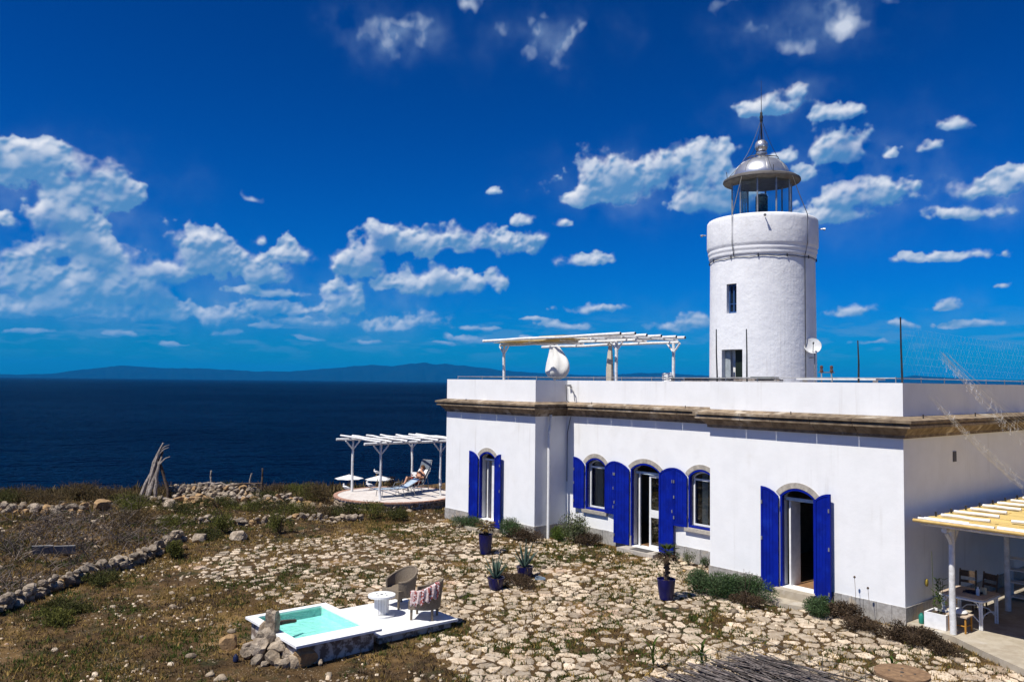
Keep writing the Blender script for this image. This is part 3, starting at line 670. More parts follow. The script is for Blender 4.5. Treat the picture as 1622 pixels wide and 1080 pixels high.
def step_block(op, y, kind):
    c = MB(); uc, w_ = op[0], op[1]
    if kind == 'wing':
        c.bx(uc-w_/2-.06, uc+w_/2+.04, y-.26, y+.1, .10, .30); wpart(c, 'door_sill', concrete, house)
        c = MB(); pts = [(uc-.95, y-.03)]+[(uc+.95*math.cos(a), y-.03-.72*math.sin(a)) for a in np.linspace(math.pi, 0, 13)]+[(uc+.95, y-.03)]
        c.prism(pts, lambda u, v, dd: Vector((u, v, dd)), -.1, .115); wpart(c, 'step', concrete, house)
    else:
        c.bx(uc-w_/2-.12, uc+w_/2+.15, y-.52, y+.1, -.05, .115); wpart(c, 'door_sill', arch_stone, house)
        c = MB(); c.bx(uc-.28, uc+.42, y-.42, y-.06, .116, .13); wpart(c, 'door_mat', M('grey_mat', (.10, .095, .09), tint=0), house)
for op, y, kind in ((DOOR_L, 0, 'wing'), (DOOR_R, 0, 'wing'), (DOOR_C, RY, 'mid'), (WIN_L, RY, 'win'), (WIN_R, RY, 'win')):
    voussoirs(op, y)
    arch_frame(op, y-.006, y+.10, .06, 'blue_frame', blue, house, kind == 'win')
    uc, w_, zb, zs, zt = op
    if kind == 'win':
        f_ = arch_frame((uc, w_-.14, zb+.06, zs, zt-.07), y+.16, y+.22, .055, 'window_frame', white_paint, house)
        c = MB(); c.bx(uc-w_/2+.12, uc+w_/2-.12, y+.165, y+.215, zs-.12, zs-.06); wpart(c, 'transom', white_paint, house)
        c = MB(); c.prism([(uc-w_/2+.1, zb+.1), (uc+w_/2-.1, zb+.1)]+ring_pts((uc, w_-.2, zb, zs, zt-.12), 0)[::-1], lambda u, v, dd: Vector((u, dd, v)), y+.185, y+.192); wpart(c, 'pane', glass, house)
        c = MB(); c.bx(uc-w_/2-.10, uc+w_/2+.10, y-.09, y+.02, zb-.11, zb-.005); wpart(c, 'window_sill', arch_stone, house)
        for q in (-.25, .12): 
            c = MB(); pts = [(uc+q+.20*k/10, y+.36+.03*math.sin(k*2.1)) for k in range(11)]
            for k in range(10): c.add([(*pts[k], 1.1), (*pts[k+1], 1.1), (*pts[k+1], 2.7), (*pts[k], 2.7)], [(0, 1, 2, 3)])
            wpart(c, 'curtain', canvas, house)
        zsb = 1.04
    else: zsb = .15
    for side in (-1, 1): shutter(op, side, 12 if (kind == 'wing' and side == 1) else 6, y, zsb+(0 if side < 0 else .01))
    if kind != 'win': step_block(op, y, kind)
# inner leaves of the doors
c = MB(); c.bx(-15.68, -15.62, .30, .80, .31, 2.50); c.bx(-15.36, -14.92, .27, .32, .31, 2.44); wpart(c, 'inner_door', white_paint, house)
c = MB(); c.bx(-15.72, -14.86, .20, .26, 2.46, 2.53); wpart(c, 'door_transom', white_paint, house)
c = MB(); c.bx(-3.03, -2.98, .22, .66, .31, 2.46); wpart(c, 'inner_door', white_paint, house)
c = MB(); c.bx(-3.09, -2.22, .16, .21, 2.46, 2.54); wpart(c, 'door_transom', M('pale_blue_paint', (.45, .55, .65), tint=0), house)
c = MB(); c.bx(-9.53, -8.41, RY+.16, RY+.22, 2.45, 2.53); wpart(c, 'door_transom', M('pale_blue_paint', (.45, .55, .65), tint=0), house)
c = MB(); y0, y1 = RY+.20, RY+.25
for x0, x1, z0, z1 in ((-8.97, -8.90, .14, 2.45), (-8.44, -8.37, .14, 2.45), (-8.90, -8.44, .14, .23), (-8.90, -8.44, 2.37, 2.45), (-8.90, -8.44, 1.10, 1.34), (-9.42, -9.36, .14, 2.45)): c.bx(x0, x1, y0, y1, z0, z1)
leaf_ = wpart(c, 'glazed_door', white_paint, house)
c = MB(); c.bx(-8.90, -8.44, RY+.222, RY+.228, .24, 1.09); c.bx(-8.90, -8.44, RY+.222, RY+.228, 1.35, 2.36)
g_ = c.build('pane', glass, leaf_); g_.data.transform(Matrix.Translation(-Vector(house.location)))
# pipes, cables and small fixtures
c = MB(); c.path([(BX+.10, .62, 4.25), (BX+.10, .62, 3.9), (BX+.10, .55, 3.7), (BX+.10, .55, -.02)], .055, 10); wpart(c, 'drainpipe', white_paint, house, True)
c = MB(); c.path([(BX+.03, 1.40, 5.30), (BX+.05, 1.42, 4.75), (BX+.40, 1.45, 4.55), (BX+.2, 1.46, 4.1), (BX+.06, 1.46, 3.6), (BX+.05, 1.46, 1.9)], .012, 5); wpart(c, 'cable', metal_dark, house)
c = MB(); c.path([(BX+.16, RY-.03, 5.25), (BX+.45, RY-.12, 5.05), (BX+.50, RY-.10, 4.72)], .02, 6); c.box((BX+.2, RY-.09, 5.27), (.10, .10, .07)); wpart(c, 'roof_spout', metal_grey, house)
c = MB(); c.bx(.0, .02, 2.55, 2.72, 3.55, 3.80); wpart(c, 'vent', M('vent_grey', (.12, .12, .13), tint=0), house)
for x in (-16.4, -11.2, -7.2, -2.7):
    c = MB(); y = 0 if (x < BX or x > AX) else RY
    c.tube((x, y-.20, 4.63), (x, y-.20, 4.72), .012, n=6); wpart(c, 'cornice_pin', metal_dark, house)
for y in (.55, 3.4):
    c = MB(); c.tube((.2, y, 4.63), (.2, y, 4.74), .014, n=6); wpart(c, 'cornice_pin', metal_dark, house)
# thin rail behind the parapet
c = MB(); q = offset(outer, -.30)
for i in range(5): c.tube((*q[i], 5.56), (*q[i+1], 5.56), .013, n=6)
c.tube((*q[5], 5.56), (*q[6], 5.56), .013, n=6); c.tube((*q[0], 5.56), (*q[7], 5.56), .013, n=6)
for i in (0, 1, 2, 3, 4, 5):
    A, B = Vector(q[i]), Vector(q[i+1]); L = (B-A).length; m_ = max(1, int(L/1.2))
    for k in range(m_): p = A.lerp(B, k/m_); c.tube((p.x, p.y, 4.87), (p.x, p.y, 5.59), .012, n=5)
wpart(c, 'roof_rail', metal_grey, house)

# ---------------------------------------------------------------- the tower
TX, TY = -8.97, 7.97
tower = thing('lighthouse_tower', (TX, TY, 4.88), 'round white lighthouse tower with glazed lantern and silver dome rising from the roof', 'lighthouse')
def tp(mb_, name, mat, smooth=True, parent=None, **tags): return mb_.build(name, mat, parent or tower, smooth, **tags)
def T(z): return z-4.88
# shaft with a window and a door cut into the side that faces -Y
NS = 96; zrow = [4.88, 6.62, 7.92, 8.98, 9.98]; holes = {0: (-.23, .23), 2: (-.112, .112)}
c = MB(); rad = lambda z: 1.92-(z-4.88)*.008
angs = sorted(set([2*math.pi*k/NS-math.pi for k in range(NS)]+[-.23, .23, -.112, .112]))
ang3 = lambda a: (math.sin(a), -math.cos(a))
for k, z0 in enumerate(zrow[:-1]):
    z1 = zrow[k+1]
    for i in range(len(angs)):
        a0 = angs[i]; a1 = angs[(i+1) % len(angs)]
        if k in holes and holes[k][0]-1e-6 <= a0 and a1 <= holes[k][1]+1e-6 and a1 > a0: continue
        x0, y0 = ang3(a0); x1, y1 = ang3(a1)
        c.add([(x0*rad(z0), y0*rad(z0), T(z0)), (x1*rad(z0), y1*rad(z0), T(z0)), (x1*rad(z1), y1*rad(z1), T(z1)), (x0*rad(z1), y0*rad(z1), T(z1))], [(0, 1, 2, 3)])
    if k in holes:
        (a0, a1) = holes[k]; dpt = .35
        (x0, y0), (x1, y1) = ang3(a0), ang3(a1); r0 = rad(z0)
        A, B = Vector((x0*r0, y0*r0, T(z0))), Vector((x1*r0, y1*r0, T(z0))); up = Vector((0, 0, z1-z0)); dd = Vector((0, dpt, 0))
        for p, q in ((A, A+up), (B+up, B), (A+up, B+up), (B, A)): c.add([p, q, q+dd, p+dd], [(0, 1, 2, 3)])
        # solid back so that the shaft is not see-through
        c.add([A+dd, B+dd, B+dd+up, A+dd+up], [(0, 1, 2, 3)])
tp(c, 'shaft', tower_plaster)
c = MB(); rr = 1.885
c.lathe([(rr-.05, T(9.96)), (rr, T(9.98)), (rr+.03, T(10.02)), (rr+.05, T(10.08)), (rr+.04, T(10.12)), (rr+.045, T(10.15)), (rr+.065, T(10.19)), (rr+.08, T(10.25)), (rr+.065, T(10.29)), (rr+.07, T(10.32)), (rr+.10, T(10.37)), (rr+.115, T(10.44)), (rr+.115, T(10.9)), (rr+.11, T(11.3)), (rr+.10, T(11.40)), (rr+.06, T(11.45)), (rr-.02, T(11.47)), (1.0, T(11.50)), (.02, T(11.50))], n=96)
tp(c, 'gallery', tower_plaster)
c = MB()
for k in range(36):
    a0, a1 = 2*math.pi*k/36, 2*math.pi*(k+1)/36; sag = .035*((k % 3) == 1)
    c.tube((1.915*math.cos(a0), 1.915*math.sin(a0), T(9.93)-.03*(k % 3 == 2)), (1.915*math.cos(a1), 1.915*math.sin(a1), T(9.93)-.03*((k+1) % 3 == 2)), .013, n=5)
    if k % 3 == 0: c.tube((1.92*math.cos(a0), 1.92*math.sin(a0), T(9.88)), (1.92*math.cos(a0), 1.92*math.sin(a0), T(9.99)), .02, n=5)
tp(c, 'cable_ring', metal_dark)
# lantern
NP = 10; LRr = 1.08; z0, z1 = T(11.50), T(12.95)
c = MB(); c.lathe([(LRr+.03, z0), (LRr+.03, z0+.10), (LRr-.05, z0+.10)], n=NP*4); tp(c, 'lantern_kerb', metal_grey)
off0 = R(8)
for k in range(NP):
    a = off0+2*math.pi*k/NP; c = MB(); c.tube((LRr*math.cos(a), LRr*math.sin(a), z0+.10), (LRr*math.cos(a), LRr*math.sin(a), z1), .03, n=6); tp(c, 'glazing_bar', metal_grey)
    a2 = off0+2*math.pi*(k+1)/NP; c = MB()
    A, B = Vector((LRr*math.cos(a), LRr*math.sin(a), z0+.10)), Vector((LRr*math.cos(a2), LRr*math.sin(a2), z0+.10)); up = Vector((0, 0, z1-z0-.10))
    c.add([A, B, B+up, A+up], [(0, 1, 2, 3)]); tp(c, 'pane', lantern_glass, False)
c = MB(); c.lathe([(.97, T(12.955)), (.95, T(13.16)), (.91, T(13.36)), (.82, T(13.50)), (.02, T(13.62))], n=40); band = tp(c, 'vent_drum', white_paint)
c = MB()
for k in range(26):
    a = 2*math.pi*k/26; p = Vector((math.cos(a), math.sin(a), 0)); c.tube(p*.945+Vector((0, 0, T(13.07))), p*.965+Vector((0, 0, T(13.07))), .035, n=8)
    c.tube(p*.93+Vector((0, 0, T(13.07))), p*.944+Vector((0, 0, T(13.07))), .035, n=8)
c.build('vent_hole', metal_dark, band)
c = MB(); c.lathe([(.10, z0), (.16, z0+.05), (.10, z0+.10), (.10, z0+.25)], n=16); tp(c, 'lamp_stand', metal_grey)
lens = M('lens_glass', (.01, .07, .075), (.005, .03, .035), rough=.08, vs=8, bump=0, tint=0, spec=.8)
c = MB(); pr = [(.12, z0+.25)]
for k in range(12):
    zz = z0+.27+k*.055; pr += [(.215, zz), (.235, zz+.025), (.215, zz+.05)]
pr.append((.12, z0+.95)); c.lathe(pr, n=20); tp(c, 'lens', lens)
c = MB(); c.lathe([(.20, z0+.951), (.19, z0+.99), (.06, z0+1.03), (.02, z0+1.03)], n=16); tp(c, 'lens_cap', metal_grey)
c = MB(); c.lathe([(1.06, T(12.90)), (1.38, T(12.93)), (1.41, T(12.97)), (1.40, T(13.03)), (1.30, T(13.10)), (1.03, T(13.14)), (.9, T(13.14))], n=48); tp(c, 'brim', rust)
c = MB(); c.lathe([(1.03, T(13.13)), (1.04, T(13.20)), (1.0, T(13.32)), (.92, T(13.48)), (.79, T(13.63)), (.62, T(13.75)), (.42, T(13.83)), (.24, T(13.87)), (.02, T(13.87))], n=32); dome = tp(c, 'dome', silver)
c = MB()
for k in range(8):
    a = 2*math.pi*k/8; pts = [(r_k*math.cos(a), r_k*math.sin(a), T(z_k)+.006) for r_k, z_k in ((1.03, 13.21), (1.0, 13.32), (.92, 13.48), (.79, 13.63), (.62, 13.75), (.42, 13.83))]
    c.path(pts, .012, 5)
c.build('dome_seam', metal_grey, dome)
c = MB(); c.lathe([(.24, T(13.86)), (.20, T(13.92)), (.13, T(13.96)), (.12, T(14.0)), (.20, T(14.05)), (.20, T(14.09)), (.10, T(14.12))]+[(.245*math.cos(a), T(14.34)+.245*math.sin(a)) for a in np.linspace(-1.1, 1.5, 12)]+[(.02, T(14.60))], n=24); tp(c, 'ball_finial', silver)
c = MB()
c.path([(.60*math.cos(a), .60*math.sin(a), T(13.84)+.02*math.sin(3*a)) for a in np.linspace(0, 2*math.pi, 33)], .016, 5, False)
for k in range(6):
    a = 2*math.pi*k/6; c.tube((.2*math.cos(a), .2*math.sin(a), T(13.92)), (.62*math.cos(a), .62*math.sin(a), T(13.84)), .016, n=5)
tp(c, 'finial_ring', rust)
c = MB(); c.tube((0, 0, T(14.55)), (0, 0, T(15.3)), .025, n=6); c.lathe([(.03, T(15.25)), (.06, T(15.3)), (.05, T(15.38)), (.07, T(15.45)), (.04, T(15.55)), (.05, T(15.6)), (.02, T(15.66))], n=8); c.tube((0, 0, T(15.6)), (0, 0, T(16.85)), .014, .006, n=5)
tp(c, 'lightning_rod', metal_dark)
c = MB()
for a, r1, z1_ in ((2.6, 1.35, 13.02), (4.2, 1.37, 13.02), (5.6, 1.37, 13.02), (.9, 1.37, 13.02), (4.9, .6, 13.85), (1.8, .6, 13.85), (3.4, .6, 13.85)):
    P0 = Vector((0, 0, T(15.38))); P1 = Vector((r1*math.cos(a), r1*math.sin(a), T(z1_)))
    c.path([P0.lerp(P1, k/8)-Vector((0, 0, .22*math.sin(math.pi*k/8)))+Vector((math.cos(a), math.sin(a), 0))*(-.10*math.sin(math.pi*k/8)) for k in range(9)], .009, 4)
    if r1 > 1: c.tube(P1, P1+Vector((.03*math.cos(a), .03*math.sin(a), .25)), .012, n=5)
tp(c, 'guy_wires', metal_dark)
# cables that run down the shaft
ca = math.atan2(CAM.y-TY, CAM.x-TX)
c = MB()
for da, top in ((-.52, 12.95), (.86, 13.0)):
    a = ca+da; pts = [(1.38*math.cos(a), 1.38*math.sin(a), T(top)), (1.75*math.cos(a), 1.75*math.sin(a), T(12.1)), (2.05*math.cos(a), 2.05*math.sin(a), T(11.42)), (2.05*math.cos(a), 2.05*math.sin(a), T(10.40)), (1.93*math.cos(a), 1.93*math.sin(a), T(9.95))]
    if da > 0: pts.append((1.94*math.cos(a), 1.94*math.sin(a), T(5)))
    c.path(pts, .014, 5)
tp(c, 'down_cable', metal_dark)
for da, z in ((.05, 11.30), (1.45, 11.05), (-1.5, 11.0)):
    a = ca+da; p = Vector((2.03*math.cos(a), 2.03*math.sin(a), T(z))); dv = Vector((math.cos(a), math.sin(a), .1)); c = MB()
    c.tube(p, p+dv*.14, .02, n=6); c.tube(p+dv*.12, p+dv*.20+Vector((0, 0, -.03)), .035, .05, n=8); tp(c, 'floodlight', metal_grey)
# tower window and door
wy = -1.88+.16
c = MB(); c.bx(-.20, -.16, wy-.02, wy+.03, T(7.93), T(8.97)); c.bx(.16, .20, wy-.02, wy+.03, T(7.93), T(8.97)); c.bx(-.02, .02, wy-.02, wy+.03, T(7.93), T(8.97)); c.bx(-.159, .159, wy-.015, wy+.02, T(7.94), T(7.99)); c.bx(-.159, .159, wy-.015, wy+.02, T(8.9), T(8.96)); c.bx(-.159, .159, wy-.015, wy+.02, T(8.25), T(8.28))
tp(c, 'window', M('window_blue', (.03, .09, .25), tint=0), False)
c = MB(); c.bx(-.16, .16, wy+.031, wy+.04, T(7.95), T(8.95)); tp(c, 'pane', M('dark_glass', (.01, .02, .035), rough=.08, bump=0, tint=0, spec=.6), False)
c = MB(); c.bx(-.02, .40, -1.88+.25, -1.88+.28, T(4.9), T(6.6)); tp(c, 'door', M('green_black', (.012, .02, .014), tint=0, rough=.5), False)
c = MB(); c.bx(-.42, -.20, -1.88+.20, -1.88+.24, T(4.9), T(6.6)); c.bx(-.198, -.12, -1.88+.10, -1.88+.13, T(4.9), T(6.2)); tp(c, 'door_jamb', M('jamb_grey', (.34, .38, .40), tint=0), False)

# ---------------------------------------------------------------- roof: pergola, curtains, clutter
def wob(a, b, n, amp, seed=0):
    rr = random.Random(seed); a, b = Vector(a), Vector(b)
    return [a.lerp(b, k/n)+Vector((rr.uniform(-amp, amp), rr.uniform(-amp, amp), rr.uniform(-amp, amp)))*(0 < k < n) for k in range(n+1)]
rp = thing('roof_pergola', (-14, 3.6, 4.88), 'white pole pergola with reed matting standing on the house roof', 'pergola')
PX0, PX1, PY0, PY1, PZ = -17.4, -10.4, 2.3, 5.1, 6.93
for x, y in ((-17.5, 2.5), (-11.2, 2.5), (-10.55, 4.8), (-16.95, 4.8)):
    c = MB(); c.path(wob((x, y, 4.885), (x, y, 6.84), 4, .012, int(x*7)), .055, 8); wpart(c, 'post', white_log, rp, True)
    for s in (-1, 1):
        c = MB(); c.tube((x, y, 6.50), (x+.30*s, y, 6.83), .032, n=6); wpart(c, 'brace', white_log, rp, True)
for y in (2.5, 4.8):
    c = MB(); c.path(wob((PX0-.35, y, 6.88), (PX1+.1, y, 6.86), 6, .015, int(y*9)), .05, 8); wpart(c, 'beam', white_log, rp, True)
for x in (-17.2, -15.6, -13.8, -12.2, -10.7):
    c = MB(); c.path(wob((x, PY0-.1, 6.955), (x, PY1+.1, 6.955), 4, .01, int(x*5)), .035, 8); wpart(c, 'crossbar', white_log, rp, True)
ends = [(-10.5, 1.95), (-10.1, 2.25), (-10.2, 2.95), (-10.15, 3.65), (-10.1, 4.4), (-10.15, 4.95)]
for k, (x, y) in enumerate(ends):
    c = MB(); c.path(wob((-17.9+(.5 if k else -.1), y-.15*(k == 0), 7.03), (x, y, 7.04+.02*(k < 2)), 6, .014, 60+k), .052, 8); ra = wpart(c, 'rafter', white_log, rp, True)
    c = MB(); c.tube((x+.002, y, 7.04+.02*(k < 2)), (x+.012, y, 7.04+.02*(k < 2)), .043, n=8); e_ = wpart(c, 'pole_end', metal_dark, ra)
c = MB(); nx_ = 26
for k in range(nx_):
    x0 = -17.7+4.6*k/nx_; x1 = -17.7+4.6*(k+1)/nx_
    z = lambda q: 6.985+.02*math.sin(q*2.2)
    c.add([(x0, 2.1, z(x0)), (x1, 2.1, z(x1)), (x1, 3.2, z(x1)), (x0, 3.2, z(x0)), (x0, 2.1, z(x0)-.012), (x1, 2.1, z(x1)-.012), (x1, 3.2, z(x1)-.012), (x0, 3.2, z(x0)-.012)], [(0, 1, 2, 3), (7, 6, 5, 4), (0, 4, 5, 1), (2, 6, 7, 3)], rng.uniform(-1, 1))
wpart(c, 'reed_roof', reed_mat, rp)
c = MB(); c.bx(-14.6, -13.2, 1.86, 2.25, 7.085, 7.11); wpart(c, 'reed_strip', reed_mat, rp)
# curtains tied in at the foot
def curtain(ctr, top, bot, wd, bulge, name, label, mat, seed):
    c = MB(); nz, na = 18, 28; rr = random.Random(seed); vs = []
    for i in range(nz+1):
        f = i/nz; z = top+(bot-top)*f
        wid = wd*(.40+.62*math.sin(f/.70*math.pi/2)**1.3) if f < .70 else wd*1.02*max(.10, math.sqrt(max(0, 1-((f-.70)/.31)**2)))
        sx = bulge*math.sin(min(f/.8, 1)*math.pi*.75)
        for k in range(na):
            a = 2*math.pi*k/na; fold = 1+.20*math.sin(a*5+seed+f*1.5)*(1-f*.5)
            vs.append((ctr[0]+sx*.55+math.cos(a)*wid*.5*fold, ctr[1]+sx*.4+math.sin(a)*wid*.32*fold, z))
    fs = [(i*na+k, i*na+(k+1) % na, (i+1)*na+(k+1) % na, (i+1)*na+k) for i in range(nz) for k in range(na)]
    c.add(vs, fs); o = c.build(name, mat, None, 'all', label=label, category='curtain', group='curtains of the roof pergola'); return o
curtain((-16.75, 4.62, 0), 6.86, 5.50, 1.15, .25, 'curtain', 'billowing white curtain tied into a bag on the roof pergola', canvas, 1)
curtain((-11.55, 2.55, 0), 6.82, 4.95, .30, -.03, 'curtain', 'narrow beige curtain hanging beside the middle roof pergola post', M('beige_canvas', (.52, .46, .37), (.45, .39, .30), tint=0), 4)
# coil, planks, insulators, dish, poles on the roof
c = MB(); c.path([(-10.62+.17*math.cos(a), 4.55+.17*math.sin(a), 4.95+.80*a/(2*math.pi*9)) for a in np.linspace(0, 2*math.pi*9, 160)], .030, 6); c.build('hose_coil', white_paint, None, True, label='white corrugated hose coiled upright on the roof beside the pergola', category='hose')
tb = thing('plank_stack', (-8.5, 4.3, 4.88), 'stack of weathered planks under dark green tarpaulin on the roof before the tower', 'planks')
for k, (x0, x1, y, z) in enumerate(((-10.0, -6.6, 4.0, 5.50), (-9.6, -5.9, 4.3, 5.50), (-9.9, -6.2, 4.6, 5.52), (-9.4, -5.6, 3.8, 5.44))):
    c = MB(); c.bx(x0, x1, y, y+.22, z, z+.045); wpart(c, 'plank', dead_wood, tb)
for x in (-9.5, -7.9, -6.4):
    c = MB(); c.bx(x, x+.08, 3.8, 4.85, 4.885, 5.435); wpart(c, 'trestle', dead_wood, tb)
c = MB(); c.bx(-10.1, -7.4, 3.9, 4.9, 5.575, 5.60); c.bx(-6.9, -6.1, 4.2, 4.6, 5.57, 5.63); wpart(c, 'tarpaulin', M('green_tarp', (.02, .05, .035), (.012, .03, .03), tint=0, rough=.6), tb)
bt = thing('bench_top', (-4.7, 6.0, 4.88), 'low white table top standing on the roof behind the tower foot', 'table')
c = MB(); c.bx(-6.3, -3.6, 5.9, 6.5, 5.55, 5.60); wpart(c, 'top', white_paint, bt)
for x in (-6.2, -3.8):
    c = MB(); c.bx(x, x+.07, 6.1, 6.3, 4.885, 5.549); wpart(c, 'leg', white_paint, bt)
it = thing('insulator_frame', (-5.5, 6.45, 4.88), 'rusty frame with two stubby insulators on the roof right of the tower', 'insulators')
for x, y in ((-5.64, 6.33), (-5.43, 6.58)):
    c = MB(); c.tube((x, y, 4.885), (x, y, 5.85), .022, n=6); wpart(c, 'upright', metal_grey, it)
    c = MB(); c.lathe([(.03, 5.78), (.055, 5.82), (.055, 5.88), (.035, 5.9), (.05, 5.94), (.05, 6.0), (.02, 6.03)], (x, y, 0), 10); wpart(c, 'insulator', M('brown_porcelain', (.10, .05, .035), tint=0, rough=.4), it)
c = MB(); c.tube((-5.70, 6.26, 5.80), (-5.37, 6.65, 5.80), .018, n=6); wpart(c, 'crossbar', rust, it)
ds = thing('satellite_dish', (-6.86, 8.0, 4.88), 'round pale satellite dish on a pole against the tower side', 'satellite dish')
dpos = Vector((-6.90, 7.93, 6.74)); look = Vector((.55, -.75, .35)).normalized(); rot = look.to_track_quat('Z', 'Y').to_matrix()
c = MB(); vs = []; rs = [0, .09, .18, .25, .29]
prof = [(max(q, .001), .9*q*q) for q in rs]+[(.295, .9*.29*.29-.01), (.2, .9*.04-.02), (.001, -.02)]
c.lathe(prof, n=28); c.v = [tuple(rot @ Vector(v)+dpos) for v in c.v]; wpart(c, 'reflector', M('dish_grey', (.62, .63, .63), (.5, .5, .5), tint=0, rough=.5), ds, True)
c = MB(); f_ = dpos+look*.30; c.tube(dpos+rot @ Vector((0, -.27, .05)), f_, .012, n=5); c.tube(f_-look*.05, f_+look*.04, .03, n=8); wpart(c, 'feed_arm', metal_dark, ds)
c = MB(); c.tube((-6.86, 8.0, 4.885), (-6.86, 8.0, 6.70), .022, n=6); c.tube((-6.86, 8.0, 6.35), (-7.06, 8.0, 6.35), .02, n=6); wpart(c, 'pole', metal_grey, ds)
for k, (x, y, z1, lb) in enumerate(((-.20, .42, 6.98, 'tallest thin dark pole at the roof corner above the sunlit parapet edge'), (-1.24, .42, 6.47, 'short thin pole on the roof between the dish and the corner pole'), (-6.52, 1.95, 7.04, 'thin pole standing on the roof before the left edge of the tower'), (-5.45, 1.95, 7.0, 'thin pole standing on the roof right of the tower door'))):
    c = MB(); c.path(wob((x, y, 4.885), (x-.03, y, z1), 3, .008, k+3), [.026, .024, .02, .016], 6); c.build('net_pole', metal_dark, None, True, label=lb, category='pole', group='thin poles on the roof')
# the netting strung over the roof corner and falling to the side pergola
net_mat = M('net_twine', (.50, .62, .62), (.42, .5, .55), tint=.3, bump=0)
def strands(name, lines, rad, mat, label, cat, sag=.15, seed=0, n=9):
    rr = random.Random(seed); c = MB()
    for a, b in lines:
        a, b = Vector(a), Vector(b); ph = rr.uniform(.5, 1.2)
        c.path([a.lerp(b, k/n)-Vector((0, 0, sag*ph*math.sin(math.pi*k/n)))+Vector((rr.uniform(-.02, .02), rr.uniform(-.02, .02), rr.uniform(-.02, .02)))*(0 < k < n) for k in range(n+1)], rad, 3, False, rr.uniform(-1, 1))
    return c.build(name, mat, None, label=label, category=cat)
ln = []
for k in range(7): ln.append(((-.25-1.0*k/6*0, .42, 6.75-.17*k), (.45, 9.5, 6.55-.16*k)))
for k in range(46):
    f = k/46; ln.append(((-.25+.7*f, .42+9.1*f, 6.70-.2*f), (-.25+.7*min(f+.07, 1), .42+9.1*min(f+.07, 1), 5.62)))
    ln.append(((-.25+.7*min(f+.07, 1), .42+9.1*min(f+.07, 1), 6.68-.2*f), (-.25+.7*f, .42+9.1*f, 5.62)))
strands('safety_net', ln, .0006, net_mat, 'faint bluish netting strung between the roof corner poles', 'net', .05, 3, 3)
ln = []
rr = random.Random(5)
for k in range(16):
    j = lambda s: Vector((rr.uniform(-s, s), rr.uniform(-s, s), rr.uniform(-s, s)))
    ln.append((Vector((.42, 1.15, 6.12))+j(.10), Vector((.55, 5.75, 4.10))+j(.26)))
for k in range(60):
    f = rr.random(); p = Vector((.42, 1.15, 6.12)).lerp(Vector((.55, 5.75, 4.10)), f); s = .08+.22*f
    ln.append((p+Vector((rr.uniform(-.05, .05), rr.uniform(-s, s), rr.uniform(-s, s)-.12)), p+Vector((rr.uniform(-.05, .05), rr.uniform(-s, s), rr.uniform(-s, s)-.12))))
strands('gathered_net', ln, .0018, M('white_twine', (.75, .75, .76), tint=.2, bump=0), 'bunched white netting hanging from the roof edge in front of the side parapet', 'net', .12, 8)
ln = []
for k in range(12):
    j = lambda s: Vector((rr.uniform(-s, s), rr.uniform(-s, s), rr.uniform(-s, s)))
    ln.append((Vector((.42, .35+k*.07, 5.25-.04*k))+j(.06), Vector((.62, 5.2+k*.08, 2.75))+j(.10)))
for k in range(70):
    f = rr.random(); g = rr.random(); p = Vector((.42, .35+g*.8, 5.25-.5*g)).lerp(Vector((.62, 5.2+g*.9, 2.75)), f)
    ln.append((p, p+Vector((0, rr.uniform(.15, .4), rr.uniform(-.25, -.05)))))
strands('trailing_net', ln, .0018, M('white_twine', (.75, .75, .76), tint=.2, bump=0), 'thin trailing netting in front of the shaded side wall above the reed roof', 'net', .12, 9)

# ---------------------------------------------------------------- dining place at the side wall
slab = MB(); slab.prism([(.04, -.02), (1.1, -.22), (1.95, -.78), (3.3, -1.55), (9.5, -1.55), (9.5, 12.5), (.04, 12.5)], lambda u, v, q: Vector((u, v, q)), -.3, .13)
slab.build('dining_floor', concrete, None, kind='structure', label='concrete floor under the reed roof beside the house')
sp_ = thing('side_pergola', (2.5, 2.5, .13), 'white log pergola roofed with yellow reed mats beside the shaded side wall', 'pergola')
for x, y in ((1.05, -.08), (1.05, 2.9), (1.05, 5.9), (4.3, -.3), (4.3, 2.9), (4.3, 5.9), (8.2, -.3), (8.2, 5.9), (1.05, 9), (4.3, 9), (8.2, 9)):  # farthest posts are added out of view to carry the lengthened roof
    c = MB(); c.path(wob((x, y, .135), (x, y, 2.33), 4, .012, int(x*7+y*3)), [.068, .066, .062, .06, .06], 10); wpart(c, 'post', white_log, sp_, True)
    for s in (-1, 1):
        c = MB(); c.tube((x, y, 2.0), (x, y+.27*s, 2.29), .04, n=7); wpart(c, 'brace', white_log, sp_, True)
for x in (1.05, 4.3, 8.2):
    c = MB(); c.path(wob((x, -.46, 2.36), (x, 11.5, 2.40), 6, .01, int(x)), .062, 10); wpart(c, 'beam', white_log, sp_, True)
